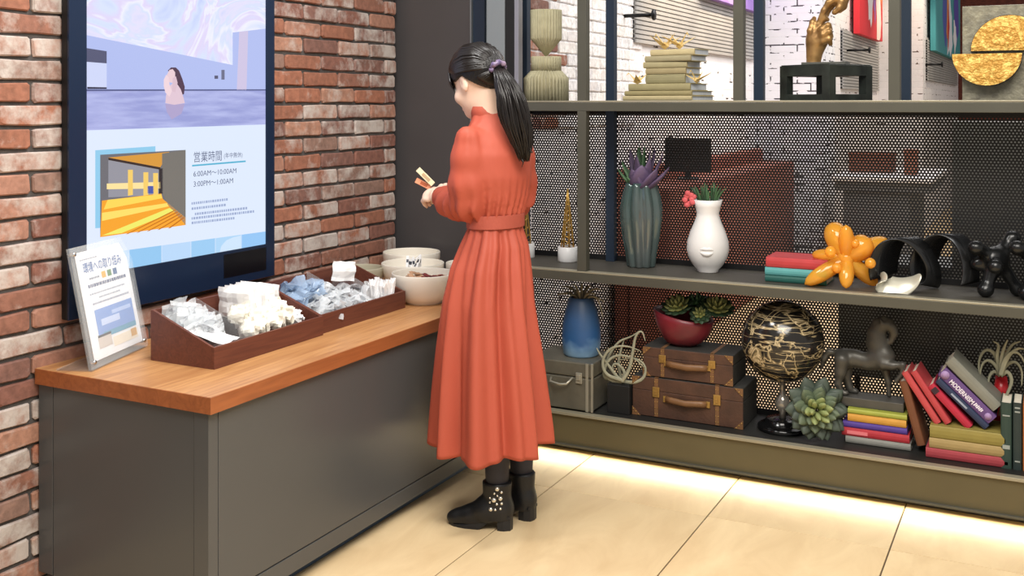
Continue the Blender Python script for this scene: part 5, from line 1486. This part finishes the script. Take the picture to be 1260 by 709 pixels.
MB().b2((ln * .4, -.0072, t * .35), (ln * .72, -.0058, t * .62)).build('title_line', M('pale_print', (150, 160, 176), .6), bo)
bo, ln, t = lean_book('purple leaning book with white spine lettering', 1159, 457, 1221, 517, 14.5, (104, 72, 132), .16)
PWH = M('white_print', (230, 222, 236), .6)
o = text_mesh('MODERNISM', t * .55, PWH, 'spine_title', bo, (ln * .82, -.0072, t * .74), (math.pi / 2, math.pi, 0), bold=.0006)
k = ln * .46 / max(v.co.x for v in o.data.vertices)
for v in o.data.vertices: v.co.x *= k
mb = MB()
for i_ in range(6): mb.box((ln * (.33 - i_ * .026), -.0065, t * .52), (ln * .018, .001, t * (.26 if i_ % 2 else .34)), ry=.15)
mb.build('publisher_word', PWH, bo)['kind'] = 'stuff'
MB().lathe([(t * .36, 0), (t * .36, .001)], 16).build('publisher_mark', M('lilac_print', (160, 132, 178), .6), bo, (ln * .93, -.0062, t * .5), (math.pi / 2, 0, 0))
MB().lathe([(t * .3, 0), (t * .3, .001)], 16).build('spine_mark', MATS['lilac_print'], bo, (ln * .08, -.0062, t * .5), (math.pi / 2, 0, 0))
lean_book('grey cloth leaning book at the upper right of the leaning row', 1168, 443, 1227, 502, 14, (138, 138, 126), .14)
# upright books at the right end
def upright(label, ua, ub, h, c, yo=0., marks=()):
    a, b = pZ(ua, 567, Z0), pZ(ub, 567, Z0)
    Y = 4.125; xa = pY(ua, 567, Y).x; xb = pY(ub, 567, Y).x
    o = book(label, (h, .15, xb - xa - .0008), cov(c), (0, 0, 0), (0, -math.pi / 2, 0), PAGE, 'upright books at the right end')
    o.location = (xb, Y + yo, Z0 + .0004)
    for m in marks: MB().b2((h * m[0], -.0075, .006), (h * m[1], -.0055, xb - xa - .007)).build('spine_band', M('silver_print', (150, 156, 150), .5), o)
    return o
upright('dark green upright book, leftmost of the upright books at the right end', 1231, 1245, .232, (44, 66, 58), 0, ((.3, .36), (.8, .82)))
upright('blackish green upright book with silver bands', 1246, 1257.5, .236, (38, 52, 50), 0, ((.86, .88), (.92, .94), (.12, .14)))
upright('orange upright book at the right edge of the picture', 1258.5, 1275, .232, (206, 120, 66))
# red vase with curled air plant behind the upright books
vx = pY(1232, 480, 4.325)
rv = thing('red_vase', 'slim red vase behind the upright books holding an air plant', 'vase', (vx.x, 4.322, Z0))
zt2 = pY(1232, 463, 4.325).z - Z0
MB().lathe([(.0, .001), (.03, 0), (.032, .005), (.03, .1), (.026, zt2 - .06), (.02, zt2), (.016, zt2), (.016, zt2 - .05)], 24, cap=False).build('vase_body', M('red_gloss_glaze', (190, 36, 44), .25), rv)
lo = Vector((vx.x, 4.322, Z0 + zt2 - .01)); tips = []
def LQ(u, v, dy=0.): q_ = pY(u, v, 4.30 + dy); return (q_.x - lo.x, q_.y - lo.y + .0, q_.z - lo.z)
for g in ([(1231, 462), (1228, 445), (1222, 432), (1212, 430), (1205, 440), (1204, 458), (1212, 472)], [(1231, 462), (1226, 450), (1216, 442), (1208, 448), (1206, 462)], [(1231, 462), (1232, 440), (1236, 426), (1240, 418)],
          [(1231, 462), (1236, 442), (1246, 432), (1256, 436), (1262, 450)], [(1231, 462), (1238, 448), (1250, 444), (1258, 456), (1257, 475)], [(1231, 462), (1226, 438), (1230, 424), (1222, 420)],
          [(1231, 462), (1240, 456), (1246, 468), (1240, 484), (1232, 498), (1229, 512)], [(1231, 462), (1240, 438), (1252, 428), (1262, 430)], [(1231, 462), (1224, 456), (1217, 462), (1216, 476)], [(1231, 462), (1234, 444), (1244, 424), (1256, 420)]):
    tips.append([LQ(u, v, -.02 - .012 * (len(tips) % 4) - .02 * (i_ / len(g))) for i_, (u, v) in enumerate(g)])
tillandsia('curling grey-green air plant in the red vase at the right edge', lo, tips, .0085, AIRG, 7)

# ================================================================== PERSON
PD = 3.72
PLAT = (612 - CX) / F * PD
PO = Vector((PLAT * CS - PD * SN, PLAT * SN + PD * CS, 0))
# local axes: x to the right of the picture, y away from the camera, z up
SKIN = M('skin', (236, 204, 184), .5, var=.03, scale=8)
fd = np.array((-.66, .62, -.42)); fd /= np.linalg.norm(fd)              # where the face points
ld = np.cross((0, 0, 1.), fd); ld /= np.linalg.norm(ld)                  # her left
ud = np.cross(fd, ld)                                                    # up along the head
RH = np.array((fd, ld, ud))
HC = np.array((-.070, .03, 1.553))
def hp_(a, b, c): return HC + fd * a + ld * b + ud * c
lf = np.array((-.7, -.7, 0)); ff = np.array((-.7, .7, 0))
s = SDF((-.40, -.22, .02), (.30, .42, 1.76), .005)
# legs
A1, A2 = np.array((.0, -.045, 0)), np.array((.085, .05, 0))
for A, hipx in ((A1, lf * .08), (A2, -lf * .08)):
    hip = np.array((-.02, .0, .86)) + hipx * .7
    kn = (hip * .45 + (A + (0, 0, 0)) * .55); kn[2] = .48
    s.path([hip, kn, A + (0, 0, .30), A + (0, 0, .09)], [.06, .048, .045, .034], .02)
s.loft([(.82, -.015, 0, .11, .08), (.92, -.015, 0, .115, .085), (1.06, -.006, 0, .08, .062), (1.2, -.004, 0, .115, .085), (1.32, -.006, 0, .12, .08), (1.38, -.01, .01, .11, .07)], math.pi / 4, .03)
# neck, head
s.cap((-.02, .0, 1.36), hp_(-.022, 0, -.05), .046, .043, .03)
s.ell(hp_(-.008, 0, .03), (.094, .076, .095), .01, RH)
s.ell(hp_(.03, 0, -.045), (.062, .058, .068), .03, RH)
s.ell(hp_(.068, 0, -.088), (.022, .026, .02), .025, RH)
s.path([hp_(.088, 0, .012), hp_(.104, 0, -.022)], [.007, .011], .012)
s.ell(hp_(.088, 0, -.058), (.012, .022, .008), .008, RH); s.ell(hp_(.086, 0, -.067), (.012, .019, .008), .008, RH)
for sg_ in (-1, 1):
    s.ell(hp_(.084, sg_ * .032, .004), (.012, .018, .012), .0, RH, True)
    s.ell(hp_(-.004, sg_ * .076, -.008), (.018, .008, .03), .008, RH)
    s.ell(hp_(.004, sg_ * .084, -.004), (.008, .006, .016), .0, RH, True)
    s.ell(hp_(.06, sg_ * .045, -.03), (.022, .02, .022), .02, RH)
# arms
SHL, ELL, WRL = np.array((-.100, -.085, 1.358)), np.array((-.098, -.07, 1.125)), np.array((-.205, .11, 1.142))
SHR, ELR, WRR = np.array((.076, .095, 1.35)), np.array((.072, .14, 1.12)), np.array((-.13, .235, 1.15))
for a, b, c in ((SHL, ELL, WRL), (SHR, ELR, WRR)):
    s.path([a * .97 + np.array((0, 0, b[2])) * .03 - (0, 0, .012), b, c], [.030, .030, .025], .01)
def hand(wr, dr, upn, sign, curl):
    """palm, four fingers of different lengths bent twice, and a thumb from the side of the palm"""
    dr = np.array(dr, float); dr /= np.linalg.norm(dr); upn = np.array(upn, float); upn -= dr * (upn @ dr); upn /= np.linalg.norm(upn)
    sd = np.cross(dr, upn) * sign
    pal = wr + dr * .045
    s.cap(wr, wr + dr * .03, .024, .026, .012)
    s.path([wr + dr * .02 + sd * .006, wr + dr * .07], [.026, .032], .014, (upn, 1.9))
    for i, ln in enumerate((.066, .074, .069, .055)):
        k0 = wr + dr * (.078 - .004 * abs(i - 1)) + sd * (.027 - .018 * i)
        c1, c2 = curl
        d1 = dr * math.cos(c1) - upn * math.sin(c1); d2 = dr * math.cos(c1 + c2) - upn * math.sin(c1 + c2); d3 = dr * math.cos(c1 + 1.7 * c2) - upn * math.sin(c1 + 1.7 * c2)
        k1 = k0 + d1 * ln * .45; k2 = k1 + d2 * ln * .33; k3 = k2 + d3 * ln * .25
        s.path([k0 - dr * .02, k0, k1, k2, k3], [.0095, .0095, .0088, .008, .007], .005)
    t0 = wr + dr * .028 + sd * .028; t1 = t0 + dr * .028 + sd * .022 - upn * .006; t2 = t1 + dr * .028 + sd * .0 - upn * .014
    s.path([t0 - sd * .012, t0, t1, t2], [.013, .0125, .0105, .0085], .008)
    return wr + dr * .1
hl_ = hand(WRL, (-.62, .72, .03), (-.35, -.55, .75), 1, (.45, .8))
hr_ = hand(WRR, (-.95, .22, .0), (-.1, .55, .8), -1, (.45, .8))
pe = link('person', s.mesh('person', 1), SKIN, None, PO, (0, 0, YAW))
tag(pe, 'woman in a coral red dress and black boots standing at the counter, holding sachets', 'person')
# eyes, brows, lips
EW = M('eye_white', (236, 232, 228), .2); EI = M('dark_iris', (40, 28, 22), .2); HAIR = M('black_hair', (20, 17, 17), .32, bump=.5, bscale=240, stretch=(1, 1, .12), var=.3, scale=60)
for sg_ in (-1, 1):
    e = MB().ball(hp_(.074, sg_ * .032, .004), .0125, n=12).build('eye', EW, pe)
    MB().ball(hp_(.083, sg_ * .033, .002), .0055, n=8).build('iris', EI, e)
    MB().tube([hp_(.090, sg_ * .016, .026), hp_(.092, sg_ * .032, .031), hp_(.08, sg_ * .05, .026)], [.002, .003, .0015], 6).build('eyebrow', HAIR, pe)
MB().tube([hp_(.091, -.02, -.062), hp_(.1, -.006, -.06), hp_(.1, .006, -.06), hp_(.091, .02, -.062)], [.002, .0045, .0045, .002], 6).build('lips', M('lip_rose', (190, 110, 104), .45), pe)
# hair ----------------------------------------------------------------
h = SDF((-.24, -.12, 1.44), (.12, .19, 1.73), .005)
h.ell(hp_(-.014, 0, .034), (.106, .089, .104), .0, RH)
h.ell(hp_(-.07, .0, .02), (.05, .06, .05), .03, RH)
# the hairline: forehead, over the ears, down to the nape and up to the ponytail
def hair_line(x, y, z):
    px, py, pz = x - HC[0], y - HC[1], z - HC[2]
    a = px * fd[0] + py * fd[1] + pz * fd[2]; b = px * ld[0] + py * ld[1] + pz * ld[2]; c = px * ud[0] + py * ud[1] + pz * ud[2]
    low = np.where(a > .045, .035 - .9 * (a - .045) * 0 + 0 * c, np.where(a > -.012, .02, .02 - 1.5 * (-.012 - a)))
    low = np.where(a > .062, .028, low)
    return low - c
h.keep(hair_line)
ho_ = link('hair', h.mesh('hair', 2), HAIR, pe)
def px_(u, v, y): d = PD + y; return np.array(((u - CX) / F * d - PLAT, y, CAMZ - (v - HZ) / F * d))
TB = px_(612, 83, -.055)
guide = [TB, px_(620, 95, -.095), px_(628, 118, -.12), px_(634, 145, -.115), px_(641, 170, -.11), px_(645, 198, -.11)]
wid = [.016, .030, .046, .054, .044, .016]
mb = MB(); rr = random.Random(8)
for k in range(230):
    a, q = rr.uniform(0, 6.28), math.sqrt(rr.uniform(0, 1))
    pts = []; lastk = rr.choice([5, 5, 5, 4.8, 4.6, 4.3]); ph = rr.uniform(0, 6)
    for i in range(13):
        t = i / 12 * lastk; i0 = min(4, int(t)); fr_ = t - i0
        g = guide[i0] * (1 - fr_) + guide[i0 + 1] * fr_; wv_ = wid[i0] * (1 - fr_) + wid[i0 + 1] * fr_
        wob = .004 * math.sin(ph + t * 2.2)
        pts.append(Vector((g[0] + wv_ * q * math.cos(a) + wob, g[1] + wv_ * .7 * q * math.sin(a) + wob, g[2] + .003 * math.sin(ph))))
    # smooth
    for _ in range(2): pts = [pts[0]] + [(pts[i - 1] + pts[i] * 2 + pts[i + 1]) / 4 for i in range(1, 12)] + [pts[12]]
    r0 = rr.uniform(.0035, .006)
    mb.tube(pts, [r0 * .7] + [r0] * 8 + [r0 * .8, r0 * .6, r0 * .4, .0005], 5)
for (u0, v0, u1, v1, u2, v2) in ((646, 175, 654, 185, 657, 178), (648, 182, 655, 188, 657, 184), (640, 190, 644, 200, 642, 206)):
    mb.tube([px_(u0, v0, -.11), px_(u1, v1, -.12), px_(u2, v2, -.12)], [.003, .0025, .0008], 5)
mb.build('ponytail', M('black_hair_strands', (26, 22, 21), .3), pe)
# combed strands over the skull towards the tie, and a side fringe
mb = MB(); rr = random.Random(18)
EC = hp_(-.014, 0, .034); ER = np.array((.1075, .0905, .1055))
def on_skull(d, k=1.):
    d = np.array(d, float); d /= np.linalg.norm(d / ER)
    return EC + (fd * d[0] + ld * d[1] + ud * d[2]) * k
td = np.array([(TB - EC) @ q for q in (fd, ld, ud)]); td /= np.linalg.norm(td)
for i in range(120):
    t = i / 120 * 2 * math.pi
    st_ = np.array((.62 * math.cos(t) + .36, .95 * math.sin(t), .1 + .10 * math.cos(t) + .25 * max(0, math.cos(t))))
    if math.cos(t) < -.2: st_ = np.array((-.45 + .2 * math.cos(t), .75 * math.sin(t), -.35 + .5 * math.cos(t)))
    st_ /= np.linalg.norm(st_); pts = []
    sw = rr.uniform(-.06, .06)
    for k in range(9):
        q = k / 8; d = st_ * (1 - q) + td * q + np.array((0, 0, .35)) * math.sin(math.pi * q) * max(0, math.cos(t)) + ld_ * sw * math.sin(math.pi * q) if False else st_ * (1 - q) + td * q + np.array((0, sw, .4 * max(0, math.cos(t)))) * math.sin(math.pi * q)
        pts.append(Vector(on_skull(d, 1.0 + .012 * math.sin(math.pi * q))))
    mb.tube(pts, [.0035] + [.0052] * 7 + [.004], 5)
for sg_ in (-1, 1):
    for j in range(9):
        a_ = .1 + .09 * j
        pts = [Vector(on_skull((.75, sg_ * a_ * .6, .8), 1.02)), Vector(on_skull((.95, sg_ * (a_ * .9), .38), 1.03)), Vector(on_skull((.92, sg_ * (a_ + .1), -.02), 1.05)), Vector(on_skull((.78, sg_ * (a_ * .6 + .42), -.36 + .03 * j), 1.06))]
        mb.tube(pts, [.004, .0055, .005, .0015], 5)
mb.build('combed_strands', MATS['black_hair_strands'], pe)
sc_ = MB()
axs = (guide[1] - guide[0]); axs = Vector(axs).normalized()
e1 = axs.cross(Vector((0, 0, 1))).normalized(); e2 = axs.cross(e1)
ring = [Vector(TB) + (e1 * math.cos(t) + e2 * math.sin(t)) * .024 + axs * (.004 + .004 * math.sin(5 * t)) for t in [i / 24 * 6.2832 for i in range(25)]]
sc_.tube(ring, [.009 + .003 * math.sin(i * 2.1) for i in range(25)], 8)
scr_ = sc_.build('scrunchie', M('dusty_mauve_satin', (150, 128, 150), .35, c2=(70, 62, 110), scale=40), pe)
# dress -----------------------------------------------------------------
DRS = M('coral_dress', (176, 80, 60), .62, var=.06, scale=5, bump=.4, bscale=15, stretch=(1, 1, .3))
b = SDF((-.36, -.22, 1.035), (.28, .40, 1.49), .0065)
b.loft([(1.045, -.006, 0, .098, .078), (1.09, -.006, 0, .106, .086), (1.15, -.005, .0, .126, .1), (1.22, -.004, 0, .138, .110), (1.30, -.006, .004, .142, .108), (1.345, -.008, .008, .134, .096), (1.385, -.014, .012, .108, .084), (1.42, -.022, .014, .078, .068), (1.45, -.03, .018, .056, .056)], math.pi / 4, .02)
def sleeve(SH, EL, WR, out):
    up = EL - SH; fo = WR - EL
    b.path([SH + np.array((0, 0, .0)), SH + up * .3 + out * .008, SH + up * .68 + out * .012, EL + out * .006 + (0, 0, .012)], [.044, .051, .057, .054], .026)
    b.path([EL + (0, 0, .006), EL + fo * .35 + (0, 0, -.004), EL + fo * .72 + (0, 0, -.006), WR - fo * .12, WR], [.053, .052, .048, .034, .031], .02)
sleeve(SHL, ELL, WRL, lf); sleeve(SHR, ELR, WRR, -lf)
X = np.meshgrid(*b.ax, indexing='ij', sparse=True)
# gathered cloth: soft folds above the waist and around the sleeve heads
th_ = np.arctan2(X[1], X[0])
wz = np.clip((1.24 - X[2]) / .16, 0, 1)
b.f += ((.0095) * wz * np.cos(th_ * 22 + 2 * np.sin(X[2] * 20))).astype(np.float32)
dl = np.sqrt((X[0] - SHL[0]) ** 2 + (X[1] - SHL[1]) ** 2)
b.f += (.0022 * np.sin(np.arctan2(X[1] - SHL[1], X[0] - SHL[0]) * 9) * np.clip((X[2] - 1.28) / .06, 0, 1) * (X[0] < -.03)).astype(np.float32)
# openings: neck and cuffs stay filled by the body
dr_ = link('dress', b.mesh('dress', 4), DRS, pe)
rows = [(1.062, -.006, 0, .100, .080, .0), (1.03, -.008, 0, .106, .088, .005), (.98, -.012, 0, .123, .110, .007), (.9, -.024, -.004, .140, .130, .012), (.78, -.032, -.008, .155, .149, .016), (.62, -.030, -.01, .172, .167, .021), (.46, -.027, -.01, .186, .182, .026), (.34, -.024, -.01, .196, .192, .031), (.288, -.024, -.01, .2, .196, .033)]
n = 220; zs = np.linspace(1.062, .286, 60); ra = np.array(rows)[::-1]
vs_, fs_ = [], []
for kz, z in enumerate(zs):
    cx_, cy_, A_, B_, am_ = [np.interp(z, ra[:, 0], ra[:, i]) for i in range(1, 6)]
    for i in range(n):
        a = 2 * math.pi * i / n
        up_ = max(0, min(1, (z - .75) / .3)); fold = math.cos(8 * a + 1.2 * math.sin(2 * a + .6) + .7 * math.sin((1.06 - z) * 2.5)) * .7 + (.25 + .5 * up_) * math.cos(19 * a + 2.1 * math.sin(a) - (1.06 - z)) + .4 * math.cos(3 * a + 1.) * min(1, (1.06 - z) * 1.2)
        fold = (fold - .25 * fold * fold) * (1.15 + .5 * max(0, math.sin((1.06 - z) * 3.2)))
        x_, y_ = (A_ + am_ * fold) * math.cos(a), (B_ + am_ * fold) * math.sin(a)
        ca_, sa_ = math.cos(math.pi / 4), math.sin(math.pi / 4)
        zz = z - (.006 * math.cos(8 * a + 1.2 * math.sin(2 * a + .6)) + .014 * math.cos(a + 2.4)) * max(0, (.5 - z) / .2) * .8
        vs_.append((cx_ + x_ * ca_ - y_ * sa_, cy_ + x_ * sa_ + y_ * ca_, zz))
for kz in range(len(zs) - 1):
    for i in range(n): fs_.append((kz * n + i, kz * n + (i + 1) % n, (kz + 1) * n + (i + 1) % n, (kz + 1) * n + i))
sk = MB().add(vs_, fs_, True).build('skirt', DRS, dr_)
sm = sk.modifiers.new('cloth_thickness', 'SOLIDIFY'); sm.thickness = .003
BLT = M('coral_belt', (168, 80, 64), .6, var=.05, scale=10, bump=.08, bscale=80)
mb = MB(); vs_, fs_ = [], []; n = 64; ca_, sa_ = math.cos(math.pi / 4), math.sin(math.pi / 4)
for r_, z in ((0, 1.045), (.0045, 1.045), (.005, 1.047), (.005, 1.089), (.0045, 1.091), (0, 1.091)):
    for i in range(n):
        a = 2 * math.pi * i / n; x_, y_ = (.1075 + r_) * math.cos(a), (.087 + r_) * math.sin(a)
        tz = .02 * (x_ * ca_ - y_ * sa_)
        vs_.append((-.006 + x_ * ca_ - y_ * sa_, x_ * sa_ + y_ * ca_, z + tz))
for k in range(5):
    for i in range(n): fs_.append((k * n + i, k * n + (i + 1) % n, (k + 1) * n + (i + 1) % n, (k + 1) * n + i))
bl = mb.add(vs_, fs_, False).build('belt', BLT, dr_)
# collar and cuffs
mb = MB(); vs_ = []; fs_ = []; n = 40
for r_, z in ((.062, 1.42), (.058, 1.445), (.054, 1.468), (.049, 1.468), (.05, 1.43)):
    for i in range(n):
        a = 2 * math.pi * i / n
        vs_.append((-.028 + (z - 1.42) * -.35 + r_ * math.cos(a), .014 + r_ * math.sin(a), z))
for k in range(4):
    for i in range(n): fs_.append((k * n + i, k * n + (i + 1) % n, (k + 1) * n + (i + 1) % n, (k + 1) * n + i))
mb.add(vs_, fs_, True).build('collar', DRS, dr_)
for WR, EL in ((WRL, ELL), (WRR, ELR)):
    d_ = (WR - EL) / np.linalg.norm(WR - EL)
    MB().tube([WR - d_ * .03, WR - d_ * .015, WR + d_ * .012], [.035, .034, .033], 20).build('cuff', BLT, dr_)
# tights and boots -------------------------------------------------------
TI = M('charcoal_tights', (44, 44, 54), .6, bump=.1, bscale=200)
BO = M('black_boot_leather', (24, 25, 28), .42, var=.2, scale=20, bump=.1, bscale=120)
STU = M('silver_stud', (226, 222, 212), .2, .8)
for A, dr, nm in ((A1, np.array((-.97, .24, 0)), 'near'), (A2, np.array((-.82, .57, 0)), 'far')):
    dr = dr / np.linalg.norm(dr); pd = np.array((-dr[1], dr[0], 0))
    MB().lathe([(.052, .45), (.048, .32), (.042, .2), (.039, .14)], 24, (A[0], A[1], 0)).build('tights_leg', TI, pe)
    t = SDF((A[0] - .24, A[1] - .2, .0), (A[0] + .16, A[1] + .2, .22), .005)
    an = A + (0, 0, 0)
    t.loft([(.035, an[0] + dr[0] * .01 * 0, an[1], .052, .036), (.07, an[0], an[1], .054, .037), (.11, an[0], an[1], .05, .042), (.165, an[0], an[1], .052, .047)], math.atan2(dr[1], dr[0]), .012)
    t.path([an - dr * .018 + (0, 0, .07), an + dr * .04 + (0, 0, .06), an + dr * .10 + (0, 0, .034), an + dr * .145 + (0, 0, .024), an + dr * .165 + (0, 0, .022)], [.035, .04, .032, .024, .017], .025, None)
    t.path([an + dr * .07 + (0, 0, .02), an + dr * .15 + (0, 0, .017)], [.034, .022], .012, ((0, 0, 1), 1.8))
    t.keep(lambda x, y, z: (.008 - z) + 0 * x + 0 * y)
    bo = link('boot', t.mesh('boot'), BO, pe)
    MB().prism([tuple((an + dr * q + pd * w_)[:2]) for q, w_ in ((-.052, -.02), (-.056, 0), (-.052, .02), (-.03, .03), (-.008, .03), (-.008, -.03), (-.03, -.03))], 2, .0, .05).build('heel', M('black_heel', (30, 30, 32), .5), bo)
    sole = [an + dr * q + pd * w_ for q, w_ in ((-.05, -.028), (0, -.03), (.06, -.036), (.11, -.037), (.15, -.028), (.172, -.012), (.174, .0), (.172, .012), (.15, .028), (.11, .037), (.06, .036), (0, .03), (-.05, .028))]
    mbs = MB(); n = len(sole)
    def sz(q): return .042 if q < 0 else max(.0, .042 * (1 - q / .06))
    zz = [sz(float((p_ - an) @ dr)) for p_ in sole]
    mbs.add([(p_[0], p_[1], z_) for p_, z_ in zip(sole, zz)] + [(p_[0], p_[1], z_ + .009) for p_, z_ in zip(sole, zz)], [tuple(range(n)), tuple(range(2 * n - 1, n - 1, -1))] + [(i, i + n, (i + 1) % n + n, (i + 1) % n) for i in range(n)])
    mbs.build('sole', MATS['black_heel'], bo)
    if nm == 'near':
        dn = -pd if (-pd)[1] < 0 else pd
        rr = random.Random(2)
        for (q, z_, r_) in ((-.012, .152, .0085), (-.002, .135, .0045), (-.026, .14, .005), (.0, .112, .009), (-.022, .118, .008), (.014, .118, .004), (.015, .102, .004), (-.01, .098, .005), (-.026, .1, .0055), (.012, .078, .008), (-.004, .078, .005), (-.022, .082, .005), (.022, .064, .005), (.034, .056, .0045), (-.012, .128, .004)):
            hw = np.interp(z_, [.035, .11, .165], [.038, .043, .047]) * math.sqrt(max(.1, 1 - (q / .055) ** 2)) + .0015
            c_ = an + dr * q + dn * hw + (0, 0, z_)
            MB().ball(c_, r_, n=8).build('stud', STU, bo)
# held sachets: top-level things in the hand
def held(label, u0, v0, u1, v1, w_, c, y):
    a, b_ = px_(u0, v0, y), px_(u1, v1, y + .01)
    Rz = Matrix.Rotation(YAW, 4, 'Z'); A_, B_ = PO + Rz @ Vector(a), PO + Rz @ Vector(b_)
    ex = (B_ - A_).normalized(); ez = (O - A_); ez = (ez - ex * ez.dot(ex)).normalized(); ey = ez.cross(ex)
    t = thing('held_sachet', label, 'sachet', A_, group='sachets held in the hand', rot=Matrix((ex, ey, ez)).transposed().to_euler())
    L_ = (B_ - A_).length
    MB().b2((0, -w_ / 2, -.002), (L_, w_ / 2, .002), .001).build('sleeve', M('sachet_%d' % c[0], c, .45), t)
    MB().b2((L_ * .25, -w_ * .28, .0021), (L_ * .75, w_ * .28, .0026)).build('printed_panel', M('sachet_print_%d' % c[0], (max(0, c[0] - 50), max(0, c[1] - 60), max(0, c[2] - 60)), .5), t)
    MB().b2((L_, -w_ * .5, -.0006), (L_ + .006, w_ * .5, .0006)).build('crimped_end', M('sachet_%d' % c[0], c, .45), t)
held('cream stick sachet held in the hand of the woman, upper one', 533, 227, 515.5, 209.5, .02, (232, 216, 180), .165)
held('salmon stick sachet held in the hand of the woman, lower one', 530, 231, 513.5, 222.5, .02, (222, 150, 116), .175)
